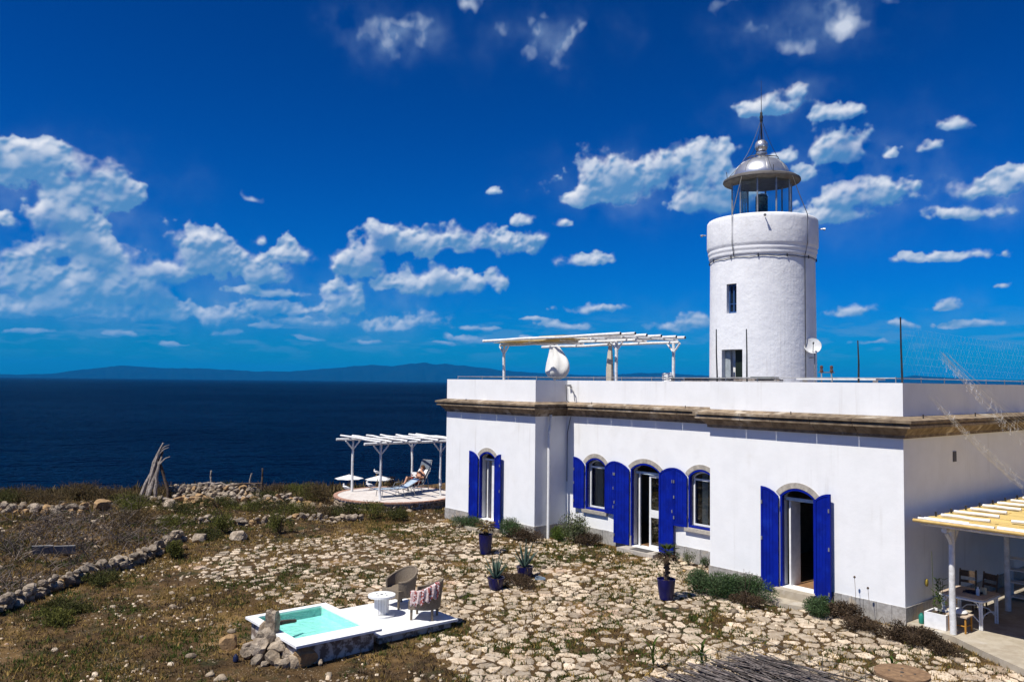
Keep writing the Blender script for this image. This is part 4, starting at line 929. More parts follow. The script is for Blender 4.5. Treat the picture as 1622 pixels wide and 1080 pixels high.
for k, y in enumerate(np.arange(-.55, 11.5, .78)):  # roof extended beyond the view to block daylight over the dining place
    c = MB(); c.path(wob((.62, y, 2.465), (8.9, y, 2.475), 6, .012, 30+k), .042, 8); wpart(c, 'rafter', white_log, sp_, True)
    for q in range(2 if k % 2 else 1):                  # short poles that weigh the mats down
        x0 = .62+.1*rng.random()+q*(1.15+.2*rng.random()); c = MB(); yy = y+.02+.36*q
        c.path(wob((x0, yy, 2.565), (x0+rng.uniform(.75, 1.0), yy+.03, 2.565), 3, .008, 70+k), .036, 8); wpart(c, 'batten', white_log, sp_, True)
    c = MB(); nseg = 19
    for s in range(nseg):
        x0 = .50+8.4*s/nseg; x1 = .50+8.4*(s+1)/nseg; z = lambda q: 2.525-.02*math.sin(math.pi*q)
        for q in range(4):
            ya, yb = y-.10+.78*q/4, y-.10+.78*(q+1)/4; za, zb = z(q/4), z((q+1)/4)
            c.add([(x0, ya, za), (x1, ya, za), (x1, yb, zb), (x0, yb, zb)], [(0, 1, 2, 3)], rng.uniform(-1, 1))
    me = wpart(c, 'reed_mat', reed_mat, sp_)
    md = me.modifiers.new('thick', 'SOLIDIFY'); md.thickness = .012
    c = MB(); c.tube((.58, y+.02, 2.50), (.58, y+.02, 2.62), .022, n=6); wpart(c, 'clip', metal_dark, sp_)
c = MB(); c.path(wob((.50, -.66, 2.52), (8.9, -.66, 2.52), 6, .008, 5), .035, 8); wpart(c, 'edge_pole', M('bamboo', (.60, .43, .16), (.5, .34, .12), tint=0), sp_, True)
c = MB(); c.path(wob((.60, -.635, 2.57), (2.1, -.64, 2.57), 3, .005, 6), .03, 8); c.path(wob((2.15, -.62, 2.57), (4.0, -.6, 2.57), 3, .005, 7), .045, 8); wpart(c, 'batten', white_log, sp_, True)
# table
tb = thing('dining_table', (.92, 1.12, .13), 'white cane dining table with curved leg braces under the side pergola', 'table')
c = MB(); pts = []
for cx, cy, a0 in ((1.27, .72, -90), (1.27, 1.52, 0), (.55, 1.52, 90), (.55, .72, 180)):
    pts += [(cx+.10*math.cos(R(a0+q)), cy+.10*math.sin(R(a0+q))) for q in (0, 30, 60, 90)]
c.prism(pts, lambda u, v, q: Vector((u, v, q)), .765, .80); wpart(c, 'tabletop', M('pale_wood', (.50, .40, .30), (.42, .33, .25), tint=0, vs=9), tb)
c = MB(); c.path([(*p, .75) for p in pts]+[(*pts[0], .75)], .022, 6, False); wpart(c, 'rim', white_paint, tb)
for x, y in ((1.30, .70), (1.30, 1.54), (.52, .70), (.52, 1.54)):
    for o_ in (-.022, .022):
        c = MB(); c.tube((x+o_, y, .135), (x+o_, y, .74), .02, n=7); wpart(c, 'leg', white_paint, tb, True)
    sx_ = -1 if x > .9 else 1; sy_ = -1 if y > 1 else 1
    c = MB(); c.path([(x+sx_*q, y, z) for q, z in ((.02, .52), (.035, .62), (.09, .70), (.2, .735))], .014, 6); c.path([(x, y+sy_*q, z) for q, z in ((.02, .52), (.035, .62), (.09, .70), (.2, .735))], .014, 6)
    c.path([(x+sx_*.03, y, .30), (x+sx_*.16, y, .42), (x+sx_*.35, y, .45)], .014, 6); c.path([(x, y+sy_*.03, .30), (x, y+sy_*.16, .42), (x, y+sy_*.40, .45)], .014, 6); wpart(c, 'brace', white_paint, tb, True)
c = MB(); vs = []; 
for i in range(9):
    for j in range(9): vs.append((.80+.045*i+.01*math.sin(j*2), 1.0+.035*j, .806+.03*abs(math.sin(i*1.1+j*.8))+.03*math.exp(-((i-4)**2+(j-4)**2)/8)))
c.add(vs, [(i*9+j, i*9+j+1, i*9+j+10, i*9+j+9) for i in range(8) for j in range(8)]); o = c.build('folded_cloth', M('navy_cloth', (.012, .016, .04), tint=0), None, True, label='crumpled navy blue cloth lying on the white cane table', category='cloth'); o.modifiers.new('t', 'SOLIDIFY').thickness = .008
c = MB(); c.lathe([(.035, .801), (.037, .86), (.037, .93), (.02, .95), (.018, .97), (.024, .975), (.024, .985)], (1.13, 1.0, 0), 14); c.build('bottle', white_paint, None, True, label='small white bottle beside the navy cloth on the table', category='bottle')
for x, y, h, lb in ((1.19, 1.22, .14, 'taller cream pillar candle on the white cane table'), (1.10, 1.29, .12, 'shorter cream pillar candle behind the other on the table')):
    c = MB(); c.lathe([(.04, .801), (.041, .801+h-.01), (.037, .801+h), (.012, .801+h-.012), (.004, .801+h+.015)], (x, y, 0), 14); c.build('candle', M('cream_wax', (.62, .55, .36), tint=0), None, True, label=lb, category='candle', group='candles on the dining table')
c = MB(); c.lathe([(.05, .801), (.055, .81), (.05, .86), (.045, .90), (.047, .915)], (.98, 1.36, 0), 12); c.build('glass_jar', M('green_glass', (.05, .12, .09), tint=0, rough=.15), None, True, label='squat green jar at the back of the white table', category='jar')
def wood_chair(x, y, rz, lb):
    t = thing('dining_chair', (x, y, .13), lb, 'chair', 'dark wooden dining chairs', rz)
    c = MB(); c.bx(-.2, .2, -.2, .2, .42, .45); c.build('seat', dark_wood, t)
    for sx_ in (-1, 1):
        c = MB(); c.tube((.17*sx_, -.17, 0.005), (.17*sx_, -.17, .419), .018, n=6); c.build('leg', dark_wood, t)
        c = MB(); c.path([(.17*sx_, .18, 0.005), (.17*sx_, .18, .45), (.17*sx_, .24, .92)], .018, 6); c.build('leg', dark_wood, t)
    c = MB(); c.box((0, .225, .82), (.32, .02, .14)); c.box((0, .205, .64), (.32, .02, .06)); c.build('backrest', dark_wood, t)
wood_chair(.42, 2.15, R(10), 'dark wooden chair against the side wall nearest the cane table')
wood_chair(.80, 2.20, R(-15), 'dark wooden chair at the far end of the cane table')
st = thing('stool', (1.02, .30, .13), 'low bamboo stool with a pale cushion beside the front white post', 'stool')
c = MB(); c.bx(.82, 1.24, .12, .50, .46, .49); wpart(c, 'seat', M('pale_wood', (.50, .40, .30), tint=0), st)
for x in (.86, 1.20):
    for y in (.16, .46):
        c = MB(); c.tube((x, y, .135), (x, y, .459), .02, n=7); wpart(c, 'leg', M('yellow_bamboo', (.42, .20, .03), (.32, .14, .02), tint=0), st, True)
c = MB(); c.tube((1.20, .16, .28), (1.20, .46, .28), .014, n=6); c.tube((.86, .16, .28), (1.20, .16, .28), .014, n=6); wpart(c, 'rung', M('yellow_bamboo', (.42, .20, .03), tint=0), st)
c = MB(); c.lathe([(.02, .495), (.15, .50), (.19, .53), (.16, .57), (.06, .60), (.01, .60)], (.98, .33, 0), 16); c.build('cushion', canvas, None, True, label='round pale cushion lying on the bamboo stool', category='cushion')
pl = thing('planter', (.62, .26, .13), 'white rectangular planter with leafy plant at the side wall corner', 'planter')
c = MB(); x0, x1, y0, y1, z0, z1 = .40, .86, .02, .52, .135, .46; th = .035
c.bx(x0, x1, y0, y0+th, z0, z1); c.bx(x0, x1, y1-th, y1, z0, z1); c.bx(x0, x0+th, y0+th, y1-th, z0, z1); c.bx(x1-th, x1, y0+th, y1-th, z0, z1); c.bx(x0+th, x1-th, y0+th, y1-th, z0, z0+.05); wpart(c, 'box', white_paint, pl)
c = MB(); c.bx(x0+th, x1-th, y0+th, y1-th, z1-.09, z1-.05); wpart(c, 'soil', dark_wood, pl)
c = MB(); rr = random.Random(3)
for k in range(46):
    a = rr.uniform(0, 6.28); h = rr.uniform(.15, .75); ln_ = rr.uniform(.12, .22); b = Vector((.60+rr.uniform(-.07, .07), .28+rr.uniform(-.08, .08), .42+h)); dv = Vector((math.cos(a), math.sin(a), rr.uniform(.3, 1))).normalized(); s_ = dv.cross(Vector((0, 0, 1))).normalized()*.022
    c.add([b, b+dv*ln_*.5+s_, b+dv*ln_-Vector((0, 0, .03)), b+dv*ln_*.5-s_], [(0, 1, 2, 3)], rr.uniform(-1, 1))
wpart(c, 'foliage', leaf_bright, pl)
c = MB()
for k in range(4): c.tube((.60+.02*k, .27, .40), (.58+.03*k, .24+.03*k, 1.12), .008, .005, n=5)
c.tube((.52, .22, .4), (.50, .20, 1.75), .007, n=5); wpart(c, 'stem', leaf_sage, pl)
c = MB(); c.lathe([(.05, .135), (.055, .15), (.06, .30), (.04, .33), (.025, .35), (.025, .36)], (.26, .20, 0), 14); c.build('jug', M('teal_plastic', (.02, .20, .15), tint=0, rough=.4), None, True, label='teal plastic jug between the white planter and the wall', category='jug')
c = MB(); c.lathe([(.01, .0), (.055, .015), (.062, .03), (.055, .045), (.01, .06)], n=14); c.v = [(v[2]+.001, v[0]+1.0, v[1]*1.5+.86) for v in c.v]; c.build('wall_lamp', M('ochre_enamel', (.45, .33, .06), tint=0, rough=.4), None, True, label='small oval ochre lamp on the shaded side wall', category='wall lamp')
lp = thing('hanging_lamp', (1.3, 4.6, 1.45), 'large dark wicker lampshade hanging under the reed roof', 'lamp')
c = MB(); c.lathe([(.11, 2.0), (.115, 2.02), (.38, 1.50), (.40, 1.46), (.385, 1.46), (.10, 1.98)], (1.3, 4.6, 0), 20); wpart(c, 'lamp_shade', M('dark_wicker', (.05, .038, .03), tint=0, bump=.9, bs=90), lp)
c = MB(); c.tube((1.3, 4.6, 2.0), (1.3, 4.6, 2.42), .008, n=5); wpart(c, 'cord', metal_dark, lp)
cb = thing('shelf_unit', (.85, 4.2, .13), 'white open shelf unit at the back of the dining place', 'shelf')
for x in (.62, 1.07):
    c = MB(); c.bx(x, x+.03, 4.05, 4.4, .135, 1.15); wpart(c, 'side_panel', white_paint, cb)
for z in (.2, .55, .85, 1.12):
    c = MB(); c.bx(.651, 1.069, 4.06, 4.39, z, z+.025); wpart(c, 'shelf', white_paint, cb)

# ---------------------------------------------------------------- pool and deck
pool = thing('plunge_pool', (-7.23, -10.8, -.1), 'small turquoise plunge pool with raised white rim on the dry ground', 'pool')
X0, X1, Y0, Y1, ZR = -8.48, -5.98, -11.72, -9.86, .34
c = MB(); rw = (.17, .47, .20, .19)                 # rim widths: far x, near x, y-, y+
for bx in ((X0, X0+rw[0], Y0, Y1), (X1-rw[1], X1, Y0, Y1), (X0+rw[0], X1-rw[1], Y0, Y0+rw[2]), (X0+rw[0], X1-rw[1], Y1-rw[3], Y1)): c.bx(*bx, ZR-.045, ZR)
wpart(c, 'rim', white_paint, pool)
iX0, iX1, iY0, iY1 = X0+rw[0], X1-rw[1], Y0+rw[2], Y1-rw[3]
pm = M('pool_lining', (.46, .76, .71), (.40, .70, .66), tint=0, rough=.5)
c = MB(); c.add([(iX0-.01, iY0-.01, +.12), (iX1+.01, iY0-.01, +.12), (iX1+.01, iY1+.01, +.12), (iX0-.01, iY1+.01, +.12)], [(0, 1, 2, 3)])
for a, b in (((iX0-.01, iY0-.01), (iX1+.01, iY0-.01)), ((iX1+.01, iY0-.01), (iX1+.01, iY1+.01)), ((iX1+.01, iY1+.01), (iX0-.01, iY1+.01)), ((iX0-.01, iY1+.01), (iX0-.01, iY0-.01))): c.add([(*a, +.12), (*b, +.12), (*b, ZR-.046), (*a, ZR-.046)], [(0, 1, 2, 3)])
wpart(c, 'basin', pm, pool)
wm = bpy.data.materials.new('pool_water'); wm.use_nodes = True; t = wm.node_tree; t.nodes.clear(); N = NT(t)
pos = N.n('ShaderNodeNewGeometry').outputs['Position']; bn = N.n('ShaderNodeBump'); bn.inputs['Strength'].default_value = .8; bn.inputs['Distance'].default_value = .05; N.put(bn.inputs['Height'], N.noise(pos, 7, 4, .55))
tr = N.n('ShaderNodeBsdfTransparent'); tr.inputs[0].default_value = (.80, 1.0, .955, 1); gl = N.n('ShaderNodeBsdfGlossy'); gl.inputs['Roughness'].default_value = .03; t.links.new(bn.outputs[0], gl.inputs['Normal'])
fr = N.n('ShaderNodeFresnel'); fr.inputs[0].default_value = 1.33; t.links.new(bn.outputs[0], fr.inputs['Normal']); mx = N.n('ShaderNodeMixShader'); t.links.new(fr.outputs[0], mx.inputs[0]); t.links.new(tr.outputs[0], mx.inputs[1]); t.links.new(gl.outputs[0], mx.inputs[2])
o = N.n('ShaderNodeOutputMaterial'); t.links.new(mx.outputs[0], o.inputs[0])
c = MB(); c.add([(iX0, iY0, .312), (iX1, iY0, .312), (iX1, iY1, .312), (iX0, iY1, .312)], [(0, 1, 2, 3)]); wpart(c, 'water', wm, pool)
wallm = M('peeling_whitewash', (.52, .47, .41), (.16, .12, .095), vs=7, lo=.42, hi=.56, bump=.6, bs=20, tint=0)
c = MB(); c.bx(X0+.10, X1-.16, Y0+.10, Y0+.16, -.4, ZR-.046); c.bx(X0+.10, X1-.16, Y1-.16, Y1-.10, -.4, ZR-.046); c.bx(X1-.22, X1-.16, Y0+.161, Y1-.161, -.4, ZR-.046); c.bx(X0+.10, X0+.16, Y0+.161, Y1-.161, -.4, ZR-.046); wpart(c, 'outer_wall', wallm, pool)
dk = thing('pool_deck', (-7.4, -8.8, -.1), 'low white concrete deck beside the turquoise pool', 'deck')
c = MB(); c.bx(-8.50, -6.24, -9.80, -7.77, .075, .125); wpart(c, 'top_slab', white_paint, dk)
c = MB(); c.bx(-8.4, -6.36, -9.7, -7.87, -.3, .074); wpart(c, 'footing', wallm, dk)
# rocks at the pool corner
def rock(name, loc, sz, seed, mat, rot=(0, 0, 0), sub=2, parent=None, jag=.28, **tags):
    bm = bmesh.new(); bmesh.ops.create_icosphere(bm, subdivisions=sub, radius=1)
    o_ = Vector((seed*3.17, seed*1.73, seed*.91))
    for v in bm.verts:
        nv = mn.noise(v.co*1.1+o_)*jag*1.3+mn.noise(v.co*2.7+o_)*jag*.5
        v.co *= 1+nv
        for ax in range(3):                       # flat facets
            lim = .78+.1*mn.noise(o_+Vector((ax, 0, 0))); v.co[ax] = max(-lim, min(lim, v.co[ax]))
    rk = random.Random(seed)                      # broken planes make it angular
    for q in range(9):
        nd = Vector((rk.gauss(0, 1), rk.gauss(0, 1), rk.gauss(0, .8))).normalized(); of = rk.uniform(.50, .78)
        for v in bm.verts:
            e = v.co.dot(nd)-of
            if e > 0: v.co -= nd*e
    me = bpy.data.meshes.new(name); bm.to_mesh(me); bm.free()
    o = link(name, me, mat, parent, **tags); o.location = loc; o.scale = tuple(q/2*1.22 for q in sz); o.rotation_euler = rot
    if parent is not None: o.location = Vector(loc)-Vector(parent.location)
    return o
rock('standing_stone', (-7.12, -11.70, .48), (.30, .24, .66), 3, pale_rock, (.08, .05, .4), 3, jag=.40, label='tall grey upright stone at the corner of the turquoise pool', category='rock')
fall = thing('rock_pile', (-7.0, -11.85, -.12), 'heap of pale boulders piled against the pool corner', 'rock pile')
for k, (x, y, z, sx_, sy_, sz_) in enumerate(((-7.42, -11.78, .26, .26, .22, .48), (-7.28, -11.90, .18, .34, .3, .42), (-7.0, -12.0, .10, .50, .40, .42), (-6.72, -11.78, .14, .42, .34, .26), (-6.62, -11.92, .02, .36, .3, .26), (-7.25, -12.15, -.02, .3, .26, .24), (-6.85, -12.12, -.06, .3, .24, .2), (-6.50, -11.62, .02, .30, .26, .30), (-6.45, -11.86, -.06, .26, .22, .2), (-6.98, -11.80, .30, .34, .3, .3), (-7.55, -12.0, -.02, .36, .3, .28), (-6.30, -11.78, -.02, .24, .2, .22), (-6.20, -11.60, .0, .34, .30, .30), (-6.62, -12.06, -.08, .18, .14, .12), (-6.72, -11.70, .26, .22, .2, .16))):
    rock('boulder', (x, y, z), (sx_, sy_, sz_), k+11, pale_rock if k % 4 else rubble, (rng.uniform(-.4, .4), rng.uniform(-.4, .4), rng.uniform(0, 6)), 2, fall, .42)
rock('boulder', (-6.16, -11.42, .08), (.46, .42, .42), 71, orange_stone, (.2, .1, .3), 3, label='buff angular boulder lying in front of the pool wall', category='rock')
rock('boulder', (-5.98, -11.22, -.05), (.14, .12, .12), 73, rubble, (.2, .1, .3), 2, label='small buff stone beside the boulder at the pool wall', category='rock')
rock('boulder', (-8.05, -12.25, .02), (.42, .36, .28), 74, orange_stone, (.1, .1, 1), 3, label='rust brown boulder lying left of the pool rim', category='rock')
c = MB(); c.path([(-7.16, -11.55, .48), (-7.28, -11.32, .44), (-7.36, -11.10, .40)], [.05, .045, .035], 8); c.build('water_spout', dark_wood, None, True, label='dark wooden water spout over the pool beside the upright stone', category='spout')
c = MB(); c.lathe([(.03, -.10), (.055, -.08), (.055, 0), (.03, .03), (.02, .05)], (-7.15, -12.42, gz1(-7.15, -12.42)+.10), 12); c.build('lantern', M('navy_tin', (.01, .015, .05), tint=0, rough=.4), None, True, label='small dark blue lamp on the ground left of the rock heap', category='lamp')
# cable-drum table, chairs, blanket
def drum(name, loc, r, h, rc, mat, lb):
    t = thing(name, loc, lb, 'table'); c = MB(); c.lathe([(r, 0.001), (r, .035), (rc, .036)], n=32); c.build('base_disc', mat, t)
    nst = 16
    for k in range(nst):
        a = 2*math.pi*k/nst; c = MB(); c.box((rc*math.cos(a), rc*math.sin(a), h/2), (.022, 2*math.pi*rc/nst-.006, h-.09), Matrix.Rotation(a, 3, 'Z')); c.build('stave', mat, t)
    c = MB(); c.lathe([(r, h-.045), (r, h), (.03, h)], n=32); tp_ = c.build('top_disc', mat, t)
    c = MB()
    for k in range(4): a = k*1.57+.4; c.lathe([(.022, h+.001), (.02, h+.004), (.001, h+.004)], (r*.45*math.cos(a), r*.45*math.sin(a), 0), 8)
    c.lathe([(.035, h+.001), (.03, h+.004), (.001, h+.004)], n=10); c.build('bolt', metal_dark, tp_)
    return t
drum('spool_table', (-7.50, -8.98, .126), .305, .46, .15, white_paint, 'white cable drum used as a table on the pool deck')
def tub_chair(x, y, rz, lb):
    t = thing('wicker_chair', (x, y, .126), lb, 'chair', 'wicker tub chairs on the pool deck', rz)
    # faces local -Y
    for k, (a, b) in enumerate(((-.24, -.22), (.24, -.22), (-.22, .24), (.22, .24))):
        c = MB(); c.tube((a*1.02, b*1.02, 0.002), (a, b, .30), .026, .032, n=8); c.build('leg', wicker, t, True)
    c = MB(); pts = [(-.30, -.28), (.30, -.28)]+[(.31*math.cos(q), .05+.29*math.sin(q)) for q in np.linspace(-.2, math.pi+.2, 13)]
    c.prism(pts, lambda u, v, q: Vector((u, v, q)), .24, .42); c.build('seat', wicker, t)
    c = MB(); na, nz = 30, 8; vs = []
    for side in (1, 0):
        for i in range(na+1):
            q = -math.pi*.27+(math.pi*1.54)*i/na; f = (1-math.cos((i/na)*2*math.pi))/2    # 0 at arms, 1 at back
            top = .60+.24*f**1.3
            for j in range(nz+1):
                z = .24+(top-.24)*j/nz; flare = 1+.22*((z-.24)/.6)*(.45+.55*f); rr_ = .335*flare-(.035 if side == 0 else 0)
                vs.append((rr_*math.cos(q), .03+rr_*math.sin(q)*.98, z))
    st_ = (na+1)*(nz+1); fs = []
    for i in range(na):
        for j in range(nz):
            a = i*(nz+1)+j; fs.append((a, a+nz+1, a+nz+2, a+1)); fs.append((st_+a+1, st_+a+nz+2, st_+a+nz+1, st_+a))
        a = i*(nz+1)+nz; fs.append((a, a+nz+1, st_+a+nz+1, st_+a)); a = i*(nz+1); fs.append((a, st_+a, st_+a+nz+1, a+nz+1))
    for i in (0, na):
        for j in range(nz): a = i*(nz+1)+j; fs.append((a, a+1, st_+a+1, st_+a))
    c.add(vs, fs); c.build('backrest', wicker, t, True)
    c = MB(); pts = []
    for i in range(na+1):
        q = -math.pi*.27+(math.pi*1.54)*i/na; f = (1-math.cos((i/na)*2*math.pi))/2; top = .60+.24*f**1.3; fl_ = 1+.22*((top-.24)/.6)*(.45+.55*f); rr_ = .335*fl_-.017
        pts.append((rr_*math.cos(q), .03+rr_*math.sin(q)*.98, top))
    c.path(pts, .026, 7); c.build('rim', wicker, t, True)
    return t
tub_chair(-7.93, -8.25, R(8), 'empty brown wicker tub chair behind the white drum table')
ch2 = tub_chair(-6.78, -8.32, R(-48), 'brown wicker tub chair with a striped blanket over its arm')
bl = MB(); nu, nv = 34, 14; rr = random.Random(2)
for i in range(nu+1):
    q = -math.pi*.27+(math.pi*1.54)*(.00+.40*i/nu); f = (1-math.cos((.40*i/nu)*2*math.pi))/2; top = .60+.24*f**1.3
    for j in range(nv+1):
        g = (j/nv-.45)*.62; dr = abs(g); rr_ = .335*(1+.22*((top-.24)/.6)*(.45+.55*f))-.017
        out = rr_+(.045 if g > 0 else -.05)*min(1, dr/.04)+.018*math.sin(i*1.3+j*.4); z = top+.033-max(0, dr-.02)*(.92+.12*math.sin(i*.9))
        bl.v.append((out*math.cos(q), .03+out*math.sin(q)*.98, z))
for i in range(nu):
    for j in range(nv): a = i*(nv+1)+j; bl.f.append((a, a+nv+1, a+nv+2, a+1)); bl.t.append([-.9, .9, .2, -.4][(i//2) % 4])
bm_ = bpy.data.materials.new('striped_blanket'); bm_.use_nodes = True; t = bm_.node_tree; t.nodes.clear(); N = NT(t)
at = N.n('ShaderNodeAttribute', attribute_name='tint'); pos = N.n('ShaderNodeNewGeometry').outputs['Position']
cc = N.mix(N.ramp(at.outputs['Fac'], -.3, .1), (.27, .075, .07), (.52, .38, .36)); cc = N.mix(N.ramp(N.noise(pos, 24, 3, .6), .50, .58), cc, (.62, .58, .57))
p = N.n('ShaderNodeBsdfDiffuse'); N.put(p.inputs[0], cc); o = N.n('ShaderNodeOutputMaterial'); t.links.new(p.outputs[0], o.inputs[0])
o = bl.build('blanket', bm_, None, True, fix=False, label='red and white striped blanket draped over the wicker chair', category='blanket'); o.location = ch2.location; o.rotation_euler = ch2.rotation_euler; o.modifiers.new('t', 'SOLIDIFY').thickness = .012

# ---------------------------------------------------------------- pots
def pot(t, h, r):
    c = MB(); c.lathe([(r*.72, 0.001), (r*.74, .02), (r*.92, h*.55), (r, h*.92), (r*1.02, h), (r*.93, h), (r*.90, h*.88), (r*.02, h*.87)], n=28); c.build('pot', blue_pot, t, True)
    c = MB(); c.lathe([(r*.89, h*.872), (r*.01, h*.885)], n=16); c.build('soil', dark_wood, t)
def blade(c, base, az, tilt0, tilt1, L, w, th, seg=7, tint=0., vdip=.25):
    """a tapering leaf that bends from tilt0 to tilt1 (angle from the vertical)"""
    p = Vector(base); h = Vector((math.cos(az), math.sin(az), 0)); side = Vector((-math.sin(az), math.cos(az), 0)); rows = []
    for k in range(seg+1):
        f = k/seg; tl = tilt0+(tilt1-tilt0)*f; dv = h*math.sin(tl)+Vector((0, 0, math.cos(tl))); nr = h*math.cos(tl)*-1+Vector((0, 0, math.sin(tl)))
        ww = w*(.75+.5*f if f < .35 else (.925)*(1-(f-.35)/.65)**.8)+.001
        rows.append((p-side*ww, p-nr*(ww*vdip+th), p+side*ww)); p = p+dv*(L/seg)
    vs = [q for r in rows for q in r]; fs = []
    for k in range(seg):
        a = k*3; fs += [(a, a+1, a+4, a+3), (a+1, a+2, a+5, a+4)]
    c.add(vs, fs, tint)
def agave(loc, lb, seed, nl, L, ph, pr):
    t = thing('potted_agave', loc, lb, 'potted plant'); pot(t, ph, pr); rr = random.Random(seed)
    for k in range(nl):
        f = k/nl; c = MB(); tl = .12+.75*f**1.3; blade(c, (.03*math.cos(k*2.4), .03*math.sin(k*2.4), ph*.86), k*2.4+rr.uniform(-.2, .2), tl, tl+rr.uniform(.02, .35)*(f+.3), L*(1-.25*f)*rr.uniform(.85, 1.1), .038, .012, tint=rr.uniform(-.6, .6)); o = c.build('leaf', agave_green, t, True, fix=False); o.modifiers.new('t', 'SOLIDIFY').thickness = .012
    for k in range(7):
        c = MB(); blade(c, (.05*math.cos(k), .05*math.sin(k), ph*.9), k*.95+rr.uniform(0, .4), 1.2, 2.7, rr.uniform(.28, .42), .022, .005, tint=rr.uniform(-.5, .5)); c.build('dry_leaf', leaf_brown, t, True, fix=False)
agave((-8.26, -5.11, gz1(-8.26, -5.11)+.02), 'low dark blue pot with a spreading agave, nearer of the two agaves', 5, 15, .62, .30, .22)
agave((-8.76, -3.70, gz1(-8.76, -3.70)+.02), 'low dark blue pot with a tall upright agave, farther of the two agaves', 9, 14, .72, .29, .23)
def palm(loc, lb, seed, ph, pr, trunk, dead):
    t = thing('potted_palm', loc, lb, 'potted plant'); pot(t, ph, pr); rr = random.Random(seed); c = MB()
    c.path([(0, 0, ph*.85), (.02, .01, ph+trunk*.5), (.03, 0, ph+trunk)], [.055, .05, .06], 8)
    for k in range(22): a = k*2.4; z = ph*.9+trunk*k/22; c.box((.06*math.cos(a)+.02, .06*math.sin(a), z), (.05, .03, .06), Euler((.3, .3, a)).to_matrix())
    c.build('trunk', dark_wood, t)
    for k in range(26):
        green = (not dead) and k < 11; a = k*2.4; tl = (.3+.05*k) if green else (.7+.06*k*.8)
        L = rr.uniform(.24, .34); c = MB(); base = Vector((.03, 0, ph+trunk)); h = Vector((math.cos(a), math.sin(a), 0)); tip = base+h*math.sin(tl)*L*.55+Vector((0, 0, math.cos(tl)*L*.55))
        c.path([base, tip], .006, 4)
        for q in range(9):
            b = a+(q-4)*.17; blade(c, tip, b, min(tl+.1+abs(q-4)*.08, 2.6), min(tl+.9+abs(q-4)*.05, 3.0), L*.75, .011, .002, 4, rr.uniform(-.6, .6))
        c.build('frond', leaf_dark if green else (leaf_dry if (dead and k % 3 == 0) else leaf_brown), t, False, fix=False)
palm((-11.81, -2.73, gz1(-11.81, -2.73)+.02), 'tall dark blue pot with a withered fan palm before the far door', 2, .60, .22, .22, True)
palm((-4.79, -2.45, gz1(-4.79, -2.45)+.02), 'dark blue pot with a small fan palm beside the large green bush', 6, .50, .225, .58, False)
c = MB(); hb = Vector((-8.14, -3.68, gz1(-8.14, -3.68)+.06))
c.path([hb+Vector((.16*math.cos(a)*(1+.05*math.sin(a*3)), .11*math.sin(a), .012*a/6)) for a in np.linspace(0, 22, 90)], .014, 6); c.build('garden_hose', M('pale_blue_hose', (.16, .21, .27), tint=0), None, True, label='coil of pale blue hose lying on the flags beside the far agave', category='hose')

# ---------------------------------------------------------------- round terrace with pergola
TC = Vector((-22.35, .42, 0)); TR = 2.6; TZ = .44
ter = thing('round_terrace', (TC.x, TC.y, 0), 'round raised stone terrace with pale floor facing the sea', 'terrace')
c = MB(); c.lathe([(TR-.02, TZ-.10), (TR-.02, TZ-.005), (.01, TZ-.005)], (TC.x, TC.y, 0), 64); c.lathe([(TR-.10, -.6), (TR-.10, TZ-.101)], (TC.x, TC.y, 0), 48); wpart(c, 'floor', terrace_floor, ter)
c = MB(); NB = 60
coping = M('terracotta_edge', (.45, .26, .18), (.36, .20, .14), rnd=.3, tint=0)
for k in range(NB):
    a0, a1 = 2*math.pi*k/NB+.005, 2*math.pi*(k+1)/NB-.005
    if math.sin((a0+a1)/2-math.radians(-39.6)) < -2: continue
    c = MB(); r0, r1 = TR-.12, TR+.05; pts = [(r0*math.cos(a0), r0*math.sin(a0)), (r1*math.cos(a0), r1*math.sin(a0)), (r1*math.cos(a1), r1*math.sin(a1)), (r0*math.cos(a1), r0*math.sin(a1))]
    c.prism(pts, lambda u, v, q: Vector((TC.x+u, TC.y+v, q)), TZ-.045, TZ+.006+rng.uniform(0, .006)); wpart(c, 'edge_brick', coping, ter)
vis = math.atan2(CAM.y-TC.y, CAM.x-TC.x); ks = 0
for row in range(3):
    a = vis-1.75
    while a < vis+1.75:
        s_ = rng.uniform(.17, .32); hh = .19
        p = Vector((TC.x+(TR-.06)*math.cos(a), TC.y+(TR-.06)*math.sin(a), -.10+row*.185+rng.uniform(-.02, .02)))
        rock('wall_stone', p, (s_*1.02, .2, hh*1.1), 200+ks, rubble, (rng.uniform(-.1, .1), rng.uniform(-.15, .15), a+math.pi/2), 1, ter); ks += 1; a += s_/TR*.93
pg = thing('terrace_pergola', (TC.x, TC.y, TZ), 'bare white log pergola with open rafters on the round terrace', 'pergola')
posts = [(-24.10, -.75), (-21.15, -1.05), (-20.85, 1.75), (-23.45, 1.95)]
ZB = TZ+2.28
for k, (x, y) in enumerate(posts):
    c = MB(); c.path(wob((x, y, TZ), (x, y, ZB), 5, .02, 11+k), [.058, .056, .053, .05, .05, .048], 10); wpart(c, 'post', white_log, pg, True)
    for dx, dy in ((0, 1), (0, -1)):
        c = MB(); c.tube((x, y, ZB-.42), (x+dx*.36, y+dy*.36, ZB-.03), .032, n=7); wpart(c, 'brace', white_log, pg, True)
for a, b in ((0, 3), (1, 2)):
    A = Vector((*posts[a], ZB+.04)); B = Vector((*posts[b], ZB+.04)); dv = (B-A).normalized()
    c = MB(); c.path(wob(A-dv*.75, B+dv*.55, 6, .015, 31+a), .055, 10); wpart(c, 'beam', white_log, pg, True)
